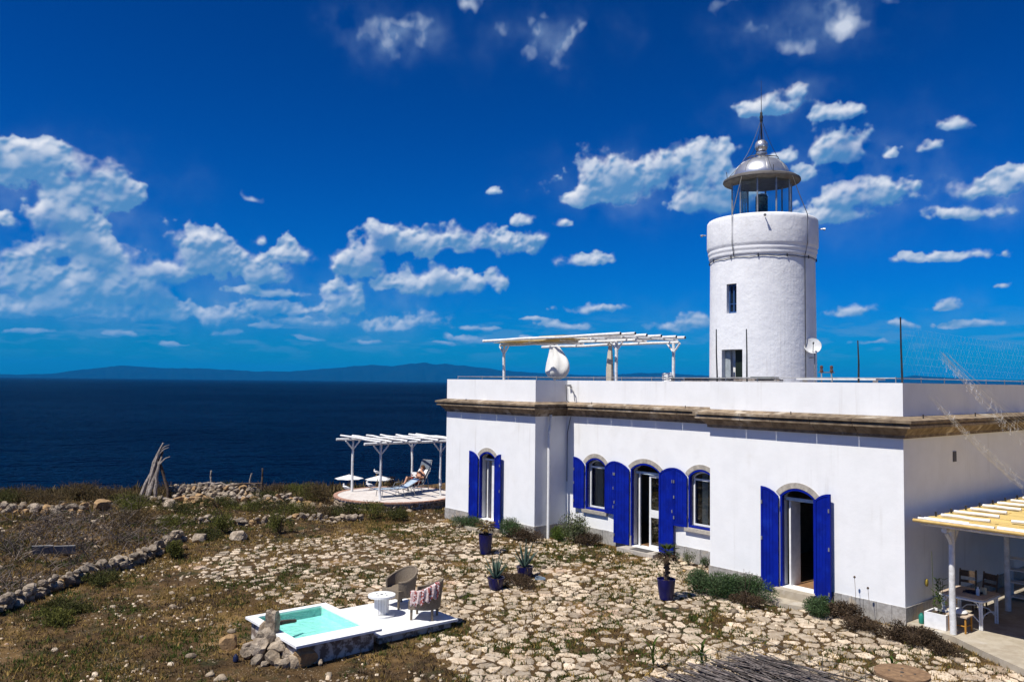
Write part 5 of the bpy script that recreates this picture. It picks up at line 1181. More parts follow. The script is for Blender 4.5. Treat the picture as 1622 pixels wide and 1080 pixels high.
for k, f in enumerate((-.07, .09, .34, .6, .85, 1.1, 1.23)):
    A = Vector((*posts[0], ZB+.14)).lerp(Vector((*posts[3], ZB+.14)), f); B = Vector((*posts[1], ZB+.14)).lerp(Vector((*posts[2], ZB+.14)), f); dv = (B-A).normalized()
    c = MB(); c.path(wob(A-dv*(.75+rng.uniform(-.1, .2)), B+dv*(.5+rng.uniform(-.2, .1)), 6, .02, 41+k), .046, 10); wpart(c, 'rafter', white_log, pg, True)
# loungers
def lounger(x, y, rz, lb, back, shade, mat):
    t = thing('sun_lounger', (x, y, TZ), lb, 'sun lounger', 'sun loungers on the round terrace', rz)    # feet at local y=0, head towards +y
    H = .34
    for sx_ in (-.31, .31):
        c = MB(); c.tube((sx_, 0, H), (sx_, 1.22, H), .016, n=6); c.build('side_rail', metal_grey, t)
        bx_, bz = 1.22+.72*math.cos(R(back)), H+.72*math.sin(R(back)); c = MB(); c.tube((sx_, 1.22, H), (sx_, bx_, bz), .016, n=6); c.tube((sx_, 1.62, H-.25), (sx_, 1.22+.45*math.cos(R(back)), H+.45*math.sin(R(back))), .012, n=5); c.build('back_rail', metal_grey, t)
        for yy, dy in ((.16, -.06), (1.05, .12), (1.55, .10)):
            c = MB(); c.tube((sx_, yy, H if yy < 1.3 else H-.02), (sx_, yy+dy, 0.003), .014, n=6); c.build('leg', metal_grey, t)
        c = MB(); c.tube((sx_, 1.05, H), (sx_, 1.62, H-.2), .012, n=6); c.path([(sx_, .86, H), (sx_, .96, H+.18), (sx_, 1.22, H+.22)], .013, 6); c.build('armrest', metal_grey, t)
    c = MB(); ny = 10
    for k in range(ny):
        y0, y1 = 1.22*k/ny, 1.22*(k+1)/ny; s0, s1 = -.03*math.sin(math.pi*k/ny), -.03*math.sin(math.pi*(k+1)/ny)
        c.add([(-.30, y0, H+s0), (.30, y0, H+s0), (.30, y1, H+s1), (-.30, y1, H+s1)], [(0, 1, 2, 3)])
    o = c.build('seat', mat, t, True); o.modifiers.new('t', 'SOLIDIFY').thickness = .012
    c = MB(); cb_, sb_ = math.cos(R(back)), math.sin(R(back))
    for k in range(8):
        q0, q1 = .72*k/8, .72*(k+1)/8; c.add([(-.30, 1.225+q0*cb_, H+q0*sb_), (.30, 1.225+q0*cb_, H+q0*sb_), (.30, 1.225+q1*cb_, H+q1*sb_), (-.30, 1.225+q1*cb_, H+q1*sb_)], [(0, 1, 2, 3)])
    o = c.build('backrest', mat, t, True); o.modifiers.new('t', 'SOLIDIFY').thickness = .012
    if shade:
        bp = Vector((0, 1.22+.72*cb_, H+.72*sb_)); up = Vector((0, math.sin(R(25)), math.cos(R(25)))); c = MB()
        for sx_ in (-.32, .32): c.tube(bp+Vector((sx_, 0, -.1)), bp+up*.50+Vector((sx_*.85, 0, 0)), .014, n=6)
        c.tube(bp+up*.50+Vector((-.28, 0, 0)), bp+up*.50+Vector((.28, 0, 0)), .016, n=6); c.tube(bp+up*.06+Vector((-.31, 0, 0)), bp+up*.06+Vector((.31, 0, 0)), .014, n=6); c.build('shade_frame', metal_grey, t)
        c = MB(); A, B = bp+up*.08+Vector((0, -.02, 0)), bp+up*.49+Vector((0, -.02, 0)); c.add([A-Vector((.28, 0, 0)), A+Vector((.28, 0, 0)), B+Vector((.25, 0, 0)), B-Vector((.25, 0, 0))], [(0, 1, 2, 3)]); o = c.build('sun_shade', sling, t); o.modifiers.new('t', 'SOLIDIFY').thickness = .01
        c = MB(); c.box((0, 1.22+.55*cb_-.02, H+.55*sb_+.05), (.5, .05, .32), Euler((R(back)-1.57, 0, 0)).to_matrix()); c.build('towel', canvas, t)
    return t
LA = lounger(-22.05, .45, R(18), 'sun lounger with dark raised sunshade and a person lying on it', 52, True, sling)
lounger(-21.95, -.75, R(-8), 'empty pale blue sun lounger in front of the person', 28, False, pale_sling)
# the person lying on the far lounger, knees drawn up
def skin_body(verts, edges, root, name, mat):
    me = bpy.data.meshes.new(name); me.from_pydata([v[0] for v in verts], edges, [])
    o = link(name, me, mat); m = o.modifiers.new('skin', 'SKIN'); m.use_smooth_shade = True
    for i, v in enumerate(verts): me.skin_vertices[0].data[i].radius = v[1]
    me.skin_vertices[0].data[root].use_root = True
    s_ = o.modifiers.new('sub', 'SUBSURF'); s_.levels = 1; s_.render_levels = 2
    return o
H = .36; pb = math.radians(52); bc, bs_ = math.cos(pb), math.sin(pb)
def bk(q, off): return (0, 1.20+q*bc-off*bs_, H+q*bs_+off*bc)       # along the backrest
def at_(p, dx): return (p[0]+dx, p[1], p[2])
PV = [((0, 1.10, H+.11), (.155, .105)),                        # 0 pelvis
      (bk(.22, .11), (.14, .10)), (bk(.42, .12), (.165, .11)), (bk(.52, .12), (.10, .08)), (bk(.60, .13), (.052, .052)),   # 1-4 spine to neck
      (at_(bk(.49, .11), -.17), (.06, .06)), ((-.29, 1.25, H+.28), (.045, .045)), ((-.20, 1.02, H+.36), (.036, .036)), ((-.12, .98, H+.40), (.035, .022)),   # 5-8 left arm
      (at_(bk(.49, .11), .17), (.06, .06)), ((.29, 1.25, H+.26), (.045, .045)), ((.18, 1.0, H+.34), (.036, .036)), ((.10, .97, H+.39), (.035, .022)),       # 9-12 right arm
      ((-.10, 1.02, H+.10), (.095, .09)), ((-.13, .66, H+.36), (.062, .062)), ((-.12, .52, H+.14), (.052, .055)), ((-.11, .40, H+.05), (.036, .04)), ((-.11, .26, H+.06), (.038, .028)),   # 13-17 drawn up leg
      ((.10, 1.02, H+.09), (.095, .09)), ((.12, .60, H+.10), (.060, .06)), ((.11, .34, H+.06), (.05, .05)), ((.10, .14, H+.05), (.036, .038)), ((.10, .06, H+.14), (.036, .028)),            # 18-22 stretched leg
      (bk(.66, .14), (.062, .065)), (bk(.735, .15), (.078, .088)), (bk(.82, .15), (.062, .07))]     # 23-25 head
PE = [(0, 1), (1, 2), (2, 3), (3, 4), (3, 5), (5, 6), (6, 7), (7, 8), (3, 9), (9, 10), (10, 11), (11, 12), (0, 13), (13, 14), (14, 15), (15, 16), (16, 17), (0, 18), (18, 19), (19, 20), (20, 21), (21, 22), (4, 23), (23, 24), (24, 25)]
person = skin_body(PV, PE, 0, 'person', skin); person.location = LA.location; person.rotation_euler = LA.rotation_euler
person['label'] = 'person lying on the shaded sun lounger with knees drawn up, reading'; person['category'] = 'person'
def onp(mb_, name, mat, smooth=True): o = mb_.build(name, mat, person, smooth); return o
hd = Vector(bk(.745, .15)); c = MB()
c.lathe([(.01, .085), (.05, .08), (.085, .045), (.096, 0), (.09, -.05), (.07, -.085)], n=16); c.v = [(v[0]+hd.x, v[1]+hd.y+.030, v[2]+hd.z+.035) for v in c.v]; onp(c, 'hair', M('brown_hair', (.10, .05, .025), tint=0))
c = MB()
for fx in (-.033, .033): c.lathe([(.002, .012), (.012, .0), (.002, -.012)], (hd.x+fx, hd.y-.072, hd.z+.03), 8)
onp(c, 'eyes', metal_dark)
c = MB(); c.lathe([(.004, .03), (.014, -.01), (.006, -.022)], (hd.x, hd.y-.088, hd.z+.01), 8); onp(c, 'nose', skin)
c = MB(); c.path([(.165*math.cos(a), 1.10+.13*math.sin(a), H+.11) for a in np.linspace(0, 6.283, 20)], .085, 8, False); 
c.path([(-.10, 1.06, H+.11), (-.115, .86, H+.235)], [.115, .10], 10); c.path([(.10, 1.06, H+.10), (.11, .82, H+.11)], [.115, .10], 10); onp(c, 'shorts', M('red_shorts', (.26, .03, .02), tint=0))
for sx_ in (-1, 1):
    for k in range(4):
        c = MB(); b = Vector((.11*sx_*1.05, .98, H+.40)) if sx_ > 0 else Vector((-.12, .98, H+.40)); c.path([b+Vector(((k-1.5)*.016, 0, .0)), b+Vector(((k-1.5)*.018, -.035, .02)), b+Vector(((k-1.5)*.017, -.05, -.005+.01*(k % 2)))], [.009, .0085, .007], 6); onp(c, 'finger', skin)
    c = MB(); c.path([b+Vector((-.03*sx_, .0, -.005)), b+Vector((-.05*sx_, -.02, .02)), b+Vector((-.05*sx_, -.035, .035))], [.011, .010, .008], 6); onp(c, 'thumb', skin)
c = MB(); bkp = Vector((0, .955, H+.43))
for s in (-1, 1): c.add([bkp+Vector((0, .02, -.09)), bkp+Vector((s*.13, -.02, -.09)), bkp+Vector((s*.13, .02, .10)), bkp+Vector((0, .06, .10))], [(0, 1, 2, 3)])
o = c.build('book', canvas, None, label='open pale book held by the person on the lounger', category='book'); o.location = LA.location; o.rotation_euler = LA.rotation_euler; o.modifiers.new('t', 'SOLIDIFY').thickness = .012
# gulls and parasols
def gull(loc, rz, lb):
    t = thing('gull', loc, lb, 'bird', 'gulls at the terrace', rz); bm = bmesh.new(); bmesh.ops.create_uvsphere(bm, u_segments=14, v_segments=10, radius=1)
    for v in bm.verts:
        x, y, z = v.co; tail = max(0, -x); v.co = Vector((x*.17-(.05*tail**2), y*.075*(1-.75*tail**2), .19+z*.078*(1-.65*tail**2)+x*.035))
        if x > .62: v.co += Vector((.0, 0, .07*(x-.62)/.38))
    me = bpy.data.meshes.new('body'); bm.to_mesh(me); bm.free(); o = link('body', me, white_paint, t)
    for p_ in me.polygons: p_.use_smooth = True
    c = MB(); c.lathe([(.002, .045), (.028, .035), (.042, .0), (.036, -.03), (.045, -.08), (.05, -.11)], (.155, 0, .335), 10); c.build('head', white_paint, t, True)
    c = MB(); c.path([(.19, 0, .335), (.225, 0, .33), (.245, 0, .315)], [.013, .010, .003], 6); c.build('beak', M('yellow_beak', (.6, .35, .03), tint=0), t)
    for s in (-1, 1):
        c = MB(); c.add([(.10, .072*s, .24), (-.05, .082*s, .25), (-.28, .03*s, .17), (-.20, .06*s, .155), (.0, .085*s, .15)], [(0, 1, 2, 3, 4)]); o = c.build('wing', M('gull_grey', (.30, .31, .33), tint=0), t); o.modifiers.new('t', 'SOLIDIFY').thickness = .012
        c = MB(); c.tube((.01, .025*s, .001), (.0, .025*s, .12), .006, n=5); c.box((.03, .025*s, .004), (.06, .035, .006)); c.build('leg', M('yellow_beak', (.6, .35, .03), tint=0), t)
gull((-24.25, .25, TZ+.003), R(215), 'gull standing on the terrace floor left of the near pergola post')
gull((-25.0, -.55, -.02+gz1(-25.0, -.55)+.30), R(200), 'gull sitting at the terrace edge just right of the far left post')
rock('boulder', (-25.0, -.55, gz1(-25, -.55)+.10), (.6, .5, .42), 501, pale_rock, (0, 0, .5), 2, label='flat pale rock under the gull beyond the terrace edge', category='rock')
def parasol(dist, px, py, wd, lb):
    v = d_ + r2*((px-811)/1304.1)-u2*((py-540)/1304.1); P = CAM+v*dist; g = gz1(P.x, P.y)
    t = thing('parasol', (P.x, P.y, g), lb, 'parasol', 'white parasols below the terrace'); R_ = wd/2
    c = MB(); n_ = 8; hz_ = P.z-g
    for k in range(n_):
        a0, a1 = 2*math.pi*k/n_+.2, 2*math.pi*(k+1)/n_+.2; am = (a0+a1)/2
        A = Vector((0, 0, hz_+.24)); B = Vector((R_*math.cos(a0), R_*math.sin(a0), hz_)); C_ = Vector((R_*math.cos(a1), R_*math.sin(a1), hz_)); Mm = Vector((R_*.92*math.cos(am), R_*.92*math.sin(am), hz_+.01))
        c.add([A, B, Mm, C_], [(0, 1, 2), (0, 2, 3)])
    o = c.build('canopy', canvas, t); o.modifiers.new('t', 'SOLIDIFY').thickness = .01
    c = MB(); c.tube((0, 0, -.1), (0, 0, hz_+.28), .028, n=8); c.build('pole', metal_grey, t)
    for k in range(n_): a0 = 2*math.pi*k/n_+.2; c = MB(); c.tube((0, 0, hz_+.20), (R_*.97*math.cos(a0), R_*.97*math.sin(a0), hz_-.012), .010, n=5); c.build('rib', metal_grey, t)
    return P
parasol(50, 553, 757.5, 1.75, 'white parasol below the terrace, left of the two')
P2 = parasol(50, 601, 759, 1.75, 'white parasol below the terrace, right one with a gull on top')
gull((P2.x-.15, P2.y-.1, P2.z+.235), R(215), 'gull perched on top of the right white parasol')
c = MB(); rr = random.Random(12); wb = Vector((-24.55, 1.55, TZ-.1))
for k in range(260):
    a = rr.uniform(0, 6.28); z = rr.uniform(0, .55); q = rr.uniform(0, .22)*(1-z*.6); b = wb+Vector((q*math.cos(a), q*math.sin(a), z)); blade(c, b, a, rr.uniform(.4, 1.6), rr.uniform(1.2, 2.4), rr.uniform(.08, .16), .014, .002, 3, rr.uniform(-1, 1))
wt = thing('withered_bush', wb, 'dark brown withered plant behind the foot of the empty lounger', 'plant'); 
wpart(c, 'foliage', leafmat('very_dark_leaf', (.03, .02, .013), (.05, .03, .018)), wt)
c = MB(); c.tube(wb-Vector((0, 0, .3)), wb+Vector((0, 0, .35)), .03, .012, n=6); wpart(c, 'stem', dark_wood, wt)

# ---------------------------------------------------------------- driftwood, posts, dry stone walls
tee = thing('driftwood_teepee', (-30.1, -7.4, gz1(-30.1, -7.4)), 'leaning bundle of bleached driftwood logs on the cliff edge', 'driftwood')
g0 = gz1(-30.1, -7.4); apex = Vector((-29.95, -7.25, g0+1.95)); rr = random.Random(4)
feet = [(-30.6, -8.3), (-30.4, -8.0), (-30.15, -7.85), (-29.8, -7.9), (-29.6, -7.5), (-29.2, -6.6), (-29.7, -6.3), (-30.7, -7.7)]
for k, (x, y) in enumerate(feet):
    x, y = -30.0+(x+30.0)*.66, -7.5+(y+7.5)*.66
    A = Vector((x, y, gz1(x, y)-.1)); ext = [1.28, 1.22, .95, 1.0, .9, .85, .95, 1.1][k]
    B = A.lerp(apex+Vector((rr.uniform(-.1, .1), rr.uniform(-.1, .1), 0)), ext)
    pts = wob(A, B, 6, .05, 80+k); c = MB(); c.path(pts, [.10, .09, .085, .08, .07, .055, .035] if k < 5 else [.06]*6+[.04], 8); wpart(c, 'log', dead_wood if k < 5 else dark_wood, tee, True)
    if k in (0, 1, 3):
        c = MB(); c.path([pts[-2], pts[-2]+Vector((.12, .22, .28)), pts[-2]+Vector((.16, .42, .36))], [.04, .025, .012], 6); wpart(c, 'branch', dead_wood, tee, True)
for k, (a, b, r0, r1, lb) in enumerate((((-30.0, -8.2, .25), (-26.6, -4.4, .30), .085, .05, 'long grey driftwood trunk lying along the rubble'), ((-30.3, -6.6, .35), (-27.2, -3.6, .75), .06, .03, 'thin dark branch lying over the rubble behind the trunk'), ((-30.0, -5.3, .5), (-28.2, -3.5, .55), .05, .03, 'pale bare pole lying between two short posts'))):
    A = Vector((a[0], a[1], gz1(a[0], a[1])+a[2])); B = Vector((b[0], b[1], gz1(b[0], b[1])+b[2])); c = MB(); pts = wob(A, B, 9, .06, 90+k); c.path(pts, list(np.linspace(r0, r1, 10)), 8)
    c.build('driftwood_log', dead_wood if k != 1 else dark_wood, None, True, label=lb, category='log')
for k, (x, y, h, lb) in enumerate(((-31.2, -4.5, 1.0, 'short weathered post right of the driftwood bundle'), (-29.4, -3.4, .95, 'pale leaning post beside the pale bare pole'), (-28.3, -3.15, 1.25, 'dark upright post right of the pale bare pole'), (-30.1, -5.0, .55, 'stub of a post in the middle of the rubble'))):
    z = gz1(x, y); c = MB(); c.path(wob((x, y, z-.2), (x+(.12 if k == 1 else .02), y+(.15 if k == 1 else 0), z+h), 4, .02, 20+k), [.06, .055, .05, .045, .04], 7); c.build('fence_post', dark_wood if k == 2 else dead_wood, None, True, label=lb, category='post', group='old posts on the cliff edge')
SHARED = []
for k in range(14):
    r_o = rock('wall_stone', (0, 0, 0), (1, 1, 1), 300+k, rubble, sub=2, jag=.34); SHARED.append(r_o.data); bpy.data.objects.remove(r_o)
SHARED_P = []
for k in range(10):
    r_o = rock('wall_stone', (0, 0, 0), (1, 1, 1), 330+k, pale_rock, sub=2, jag=.34); SHARED_P.append(r_o.data); bpy.data.objects.remove(r_o)
SHARED_O = []
for k in range(6):
    r_o = rock('wall_stone', (0, 0, 0), (1, 1, 1), 350+k, orange_stone, sub=2, jag=.34); SHARED_O.append(r_o.data); bpy.data.objects.remove(r_o)
def pebble(name, parent, x, y, z, s, set_=None):
    me = rng.choice(set_ or SHARED); o = bpy.data.objects.new(name, me); COL.objects.link(o); o.parent = parent; o.location = Vector((x, y, z))-Vector(parent.location)
    o.scale = (s*rng.uniform(.5, .8), s*rng.uniform(.4, .62), s*rng.uniform(.34, .5)); o.rotation_euler = (rng.uniform(-.4, .4), rng.uniform(-.4, .4), rng.uniform(0, 6.28)); return o
def drystone(name, line, h, w_, s0, lb, cat='stone wall', p_orange=.0, pale=.6, dens=1.0):
    x0, y0 = line[len(line)//2]; t = thing(name, (x0, y0, gz1(x0, y0)), lb, cat)
    for i in range(len(line)-1):
        A, B = Vector(line[i]), Vector(line[i+1]); L = (B-A).length; dv = (B-A)/L; nr = Vector((-dv.y, dv.x))
        layers = max(1, int(h/(s0*.55)))
        for ly in range(layers+1):
            u = rng.uniform(0, s0)
            while u < L:
                for off in ((-w_/2, w_/2) if w_ > s0 else (0,)):
                    s = s0*rng.uniform(.75, 1.35); p = A+dv*u+nr*(off*(1-.3*ly/(layers+.01))+rng.uniform(-.06, .06)); g = gz1(p.x, p.y)
                    rs = rng.random(); pebble('stone', t, p.x, p.y, g+.06+ly*s0*.5+rng.uniform(-.03, .03), s, SHARED_O if rs < p_orange else (SHARED_P if rs < p_orange+pale else SHARED))
                u += s0*rng.uniform(.75, 1.1)/dens
    return t
drystone('dry_stone_wall', [(-13.2, -16.1), (-13.83, -15.47), (-14.81, -14.51), (-16.13, -13.05), (-17.03, -11.83), (-18.26, -10.57), (-19.45, -9.55)], .30, .26, .26, 'long low dry stone wall running across the left of the yard', pale=.85)
drystone('rubble_bank', [(-29.8, -8.5), (-28.8, -7.3), (-27.9, -6.2), (-27.0, -5.0), (-26.2, -3.9), (-25.4, -2.9)], .28, .9, .34, 'bank of pale and orange rubble under the driftwood logs', 'rubble', .3, .45, .8)
drystone('rubble_bank', [(-31.0, -13.6), (-29.8, -12.2), (-29.2, -11.0), (-28.9, -10.2)], .20, 1.0, .34, 'bank of pale and orange rubble at the far left cliff edge', 'rubble', .42, .4, .8)
drystone('rubble_bank', [(-30.4, -6.5), (-29.5, -5.6), (-28.6, -4.9), (-27.3, -3.9)], .45, .8, .27, 'higher heap of grey rubble behind the long driftwood trunk', 'rubble', .05, .7, .9)
drystone('stone_border', [(-24.0, -9.0), (-22.7, -7.2), (-21.5, -6.3), (-20.9, -4.6), (-19.8, -3.6), (-19.1, -2.9)], .02, .1, .25, 'single row of stones edging the yard below the terrace', 'stone border', .12, .6)
drystone('rubble_bank', [(-25.6, -4.6), (-24.4, -3.5), (-23.0, -2.9), (-21.8, -2.7)], .14, .6, .28, 'loose stones in the scrub at the foot of the round terrace', 'rubble', .2, .5, .7)
for k, (x, y, s, lb) in enumerate(((-29.3, -9.7, .9, 'big orange boulder at the cliff edge left of the driftwood'), (-27.3, -7.6, .62, 'buff boulder below the driftwood bundle'), (-19.3, -9.0, .55, 'pale boulder at the end of the long stone wall'), (-18.2, -9.9, .30, 'small orange stone in front of the long stone wall'), (-18.6, -8.0, .60, 'whitish boulder between the wall end and the yard'), (-26.4, -7.2, .7, 'orange boulder in the middle of the scrub'))):
    rock('boulder', (x, y, gz1(x, y)+s*.2), (s, s*.8, s*.62), 400+k, [orange_stone, pale_rock, pale_rock, orange_stone, pale_rock, orange_stone][k], (.1, .1, k), 3, label=lb, category='rock', group='boulders in the scrub')
bd = thing('old_boards', (-19.8, -13.0, gz1(-19.8, -13)), 'two grey boards half hidden in the dry thicket', 'boards')
for dx in (-.02, .62):
    c = MB(); a = Vector((-20.1, -13.5, 0))+Vector((.25, .55, 0))*dx*1.6; g = gz1(a.x, a.y); c.box((a.x, a.y, g+.20), (.05, .60, .26), Euler((0, .25, -.45)).to_matrix()); wpart(c, 'board', M('grey_board', (.22, .215, .21), (.16, .155, .15), tint=0), bd)

# ---------------------------------------------------------------- foreground: heap of canes, old cable drum
heap = thing('cane_heap', (.3, -5.8, 0), 'flat heap of old dark canes and wire mesh in the foreground', 'canes'); rr = random.Random(21)
ax0 = Vector((-.80, -4.32, -.05)); dirv = Vector((1, -.10, 0)).normalized(); nrm_ = Vector((-dirv.y, dirv.x, 0))
allc = MB(); k = 0
while k < 620:
    v = -abs(rr.uniform(0, 3.3)); L = rr.uniform(.8, 2.3); u = rr.uniform(-.12, 2.3)*(1 if rr.random() < .8 else .1); lim = 2.75-.12*v
    if u+L > lim: L = lim-u
    if L < .5: continue
    z = .05+rr.uniform(0, .26)*min(1, .35-v)
    A = ax0+dirv*u+nrm_*v+Vector((0, 0, z)); an = rr.gauss(0, .13)+(.35*rr.uniform(-1, 1) if rr.random() < .18 else 0); dv = Matrix.Rotation(an, 3, 'Z') @ dirv; B = A+dv*L+Vector((0, 0, rr.uniform(-.10, .12)))
    if B.y > -4.2: continue
    rad_ = rr.uniform(.006, .016); mid = A.lerp(B, .5)+Vector((rr.uniform(-.04, .04), rr.uniform(-.04, .04), rr.uniform(-.02, .05)))
    if k < 280:
        c = MB(); c.path([A, mid, B], rad_, 5, True, rr.uniform(-1, 1)); wpart(c, 'cane', cane, heap)
    else: allc.path([A, mid, B], rad_, 4, True, rr.uniform(-1, 1))
    k += 1
wpart(allc, 'loose_canes', cane, heap, kind='stuff')
c = MB()
for k in range(9):
    p = ax0+dirv*(.0+.32*k)+nrm_*.10; q = p-nrm_*3.2; c.path(wob(p+Vector((0, 0, .38)), q+Vector((0, 0, .40)), 5, .03, 300+k), .005, 5)
for k in range(10):
    p = ax0+dirv*-.15+nrm_*(.08-.33*k); c.path(wob(p+Vector((0, 0, .392)), p+dirv*2.9+Vector((0, 0, .40)), 5, .03, 320+k), .005, 5)
for k in range(26): p = ax0+dirv*rr.uniform(-.1, 2.8)+nrm_*rr.uniform(-1.8, .12); c.tube(p+Vector((0, 0, .05)), p+Vector((rr.uniform(-.03, .03), rr.uniform(-.03, .03), rr.uniform(.42, .60))), .005, n=5)
wpart(c, 'wire_mesh', rust, heap)
dr = drum('wooden_drum', (2.22, -4.85, gz1(2.22, -4.85)), .43, .70, .20, M('weathered_wood', (.26, .16, .085), (.15, .09, .05), vs=9, bump=.5, bs=30, tint=.4, rnd=.2), 'weathered brown wooden cable drum at the lower right')
dr.location.z = -.03

# ---------------------------------------------------------------- vegetation
def leaf_cloud(centres, n, size, flat=.0, seed=0, asp=.45, upbias=.2):
    """n small leaves (quads) spread through ellipsoids; centres: (x, y, z, rx, ry, rz, weight)"""
    g = np.random.default_rng(seed); C = np.array(centres, float); w_ = C[:, 6]/C[:, 6].sum(); idx = g.choice(len(C), n, p=w_)
    d = g.normal(size=(n, 3)); d /= np.linalg.norm(d, axis=1)[:, None]; rr_ = g.random(n)**.45
    P = C[idx, :3]+d*rr_[:, None]*C[idx, 3:6]
    t = g.normal(size=(n, 3)); t[:, 2] += upbias*2; t = t+d*.8; t /= np.linalg.norm(t, axis=1)[:, None]
    b = np.cross(t, g.normal(size=(n, 3))); b /= np.linalg.norm(b, axis=1)[:, None]
    s = size*g.uniform(.6, 1.4, n)[:, None]
    V = np.stack([P-t*s*.2, P+t*s*.4+b*s*asp*.5, P+t*s, P+t*s*.4-b*s*asp*.5], 1).reshape(-1, 3)
    F = np.arange(4*n).reshape(n, 4); return V, F, np.clip(g.normal(0, .45, n), -1, 1)
def bush(x, y, rx, ry, h, lb, mat, n=2200, size=.05, seed=1, lobes=7, name='bush', group=None, stems=8, asp=.35, rot=0., cat='bush', thin=False):
    if name == 'bush': rx *= 1.12; ry *= 1.15; h *= 1.15; n = int(n*1.6)
    z = gz1(x, y); t = thing(name, (x, y, z), lb, cat, group, rot); rr = random.Random(seed); cs = []
    for k in range(lobes):
        a = rr.uniform(0, 6.28); q = rr.uniform(.1, .72)**.8; s = rr.uniform(.34, .55)
        cs.append((rx*q*math.cos(a), ry*q*math.sin(a), h*rr.uniform(.30, .66)*(1-.3*q), rx*s, ry*s, h*rr.uniform(.26, .40), s))
    V, F, tt = leaf_cloud(cs, n, size, seed=seed, asp=asp)
    V[:, 2] = np.maximum(V[:, 2], .004)
    fast_mesh('foliage', V, F, tt, mat, t)
    c = MB()
    for k in range(stems):
        a = rr.uniform(0, 6.28); q = rr.uniform(.3, .85); c.path([(0, 0, -.03), (rx*q*.5*math.cos(a), ry*q*.5*math.sin(a), h*.4), (rx*q*math.cos(a), ry*q*math.sin(a), h*rr.uniform(.6, 1.0))], [.014, .009, .004], 5)
    c.build('stems', dark_wood, t); return t
bush(-15.9, -.50, .80, .42, .48, 'low dark green bush left of the far door', leaf_green, 3600, .045, 3)
bush(-13.45, -.42, .55, .40, .66, 'rounded green bush right of the far door', leaf_green, 3200, .045, 4)
bush(-12.55, -.42, .75, .35, .46, 'brown heathery bush at the corner of the far wing', leaf_brown, 2600, .045, 5)
bush(-12.05, .75, .42, .35, .52, 'bright green low bush in the recess behind the drainpipe', leaf_bright, 2200, .045, 6)
bush(-11.35, .70, .55, .42, 1.10, 'tall loose silvery shrub under the left window', leaf_sage, 1900, .06, 7, lobes=11)
bush(-10.75, .75, .55, .38, .46, 'brown dry bush between the silvery shrub and the middle door', leaf_brown, 2200, .045, 8)
bush(-8.10, -4.55, .80, .42, .34, 'low brown heather between the two agave pots', leaf_brown, 3000, .04, 9)
bush(-4.35, -1.15, .80, .50, .66, 'large dark green bush left of the near door, left half', leaf_green, 5200, .05, 10, lobes=9)
bush(-3.55, -.95, .60, .45, .66, 'dark green bush joined to the large one, right half by the shutter', leaf_green, 4200, .05, 11, lobes=8)
bush(-3.15, -1.35, .50, .32, .32, 'brown dry bush left of the curved doorstep', leaf_brown, 2200, .04, 12)
bush(-1.65, -.72, .42, .34, .50, 'bright green bush right of the curved doorstep', leaf_green, 2600, .05, 13)
bush(-1.15, -.60, .42, .30, .44, 'brown bush beside the green one right of the doorstep', leaf_brown, 2200, .045, 14)
for k, (x, y, rx, h) in enumerate(((-.40, -.95, .45, .30), (.20, -.98, .48, .34), (.72, -.95, .42, .34), (1.20, -1.05, .40, .24))):
    bush(x, y, rx, .34, h, ['brown heather at the plinth left of the house corner', 'brown heather at the corner of the house', 'brown heather in front of the white planter', 'low brown heather at the edge of the concrete floor'][k], leaf_brown, 2400, .045, 20+k)
for k, (x, y, h) in enumerate(((-7.55, 1.15, .40), (-6.95, 1.15, .50), (-6.35, 1.2, .45), (-5.75, 1.05, .42))):
    bush(x, y, .22, .18, h, ['first', 'second', 'third', 'fourth'][k]+' weedy tuft from the middle door along the plinth', leaf_sage if k % 2 else leaf_green, 420, .05, 40+k, lobes=4, stems=5, name='weed_tuft', group='weeds at the middle plinth')
# two dry flower stalks at the right wing
for k, (x, y, h) in enumerate(((-1.05, -.22, .95), (-.70, -.28, .78))):
    z = gz1(x, y); t = thing('flower_stalk', (x, y, z), ['taller', 'shorter'][k]+' dry allium stalk before the plinth of the near wing', 'plant', 'dry flower stalks')
    c = MB(); c.path([(0, 0, -.02), (.02, -.02, h*.6), (-.02, .01, h)], .006, 5); c.build('stem', dead_wood, t)
    c = MB(); c.lathe([(.003, -.03), (.025, -.014), (.028, .006), (.014, .028), (.002, .032)], (-.02, .01, h), 10); c.build('seed_head', dark_wood, t)
# corn-like young plants in the foreground
for k, (x, y, lb) in enumerate(((-1.75, -6.45, 'broad-leaved green plant at the left end of the cane heap'), (-1.15, -5.75, 'arching green plant growing through the wire mesh'), (1.62, -3.95, 'young green plant beside the wooden cable drum'))):
    z = gz1(x, y); t = thing('leafy_plant', (x, y, z), lb, 'plant', 'young green plants in the foreground'); rr = random.Random(60+k)
    c = MB(); c.tube((0, 0, -.02), (.01, .01, .5), .014, .008, n=6); c.build('stem', leaf_bright, t)
    for q in range(9 if k < 2 else 16):
        c = MB(); blade(c, (0, 0, .10+.05*q if k < 2 else .05+.03*q), q*2.4, .35, rr.uniform(1.5, 2.4), rr.uniform(.30, .46) if k < 2 else .26, .026, .002, 6, rr.uniform(-.4, .4)); c.build('leaf', leaf_bright, t, True, fix=False)
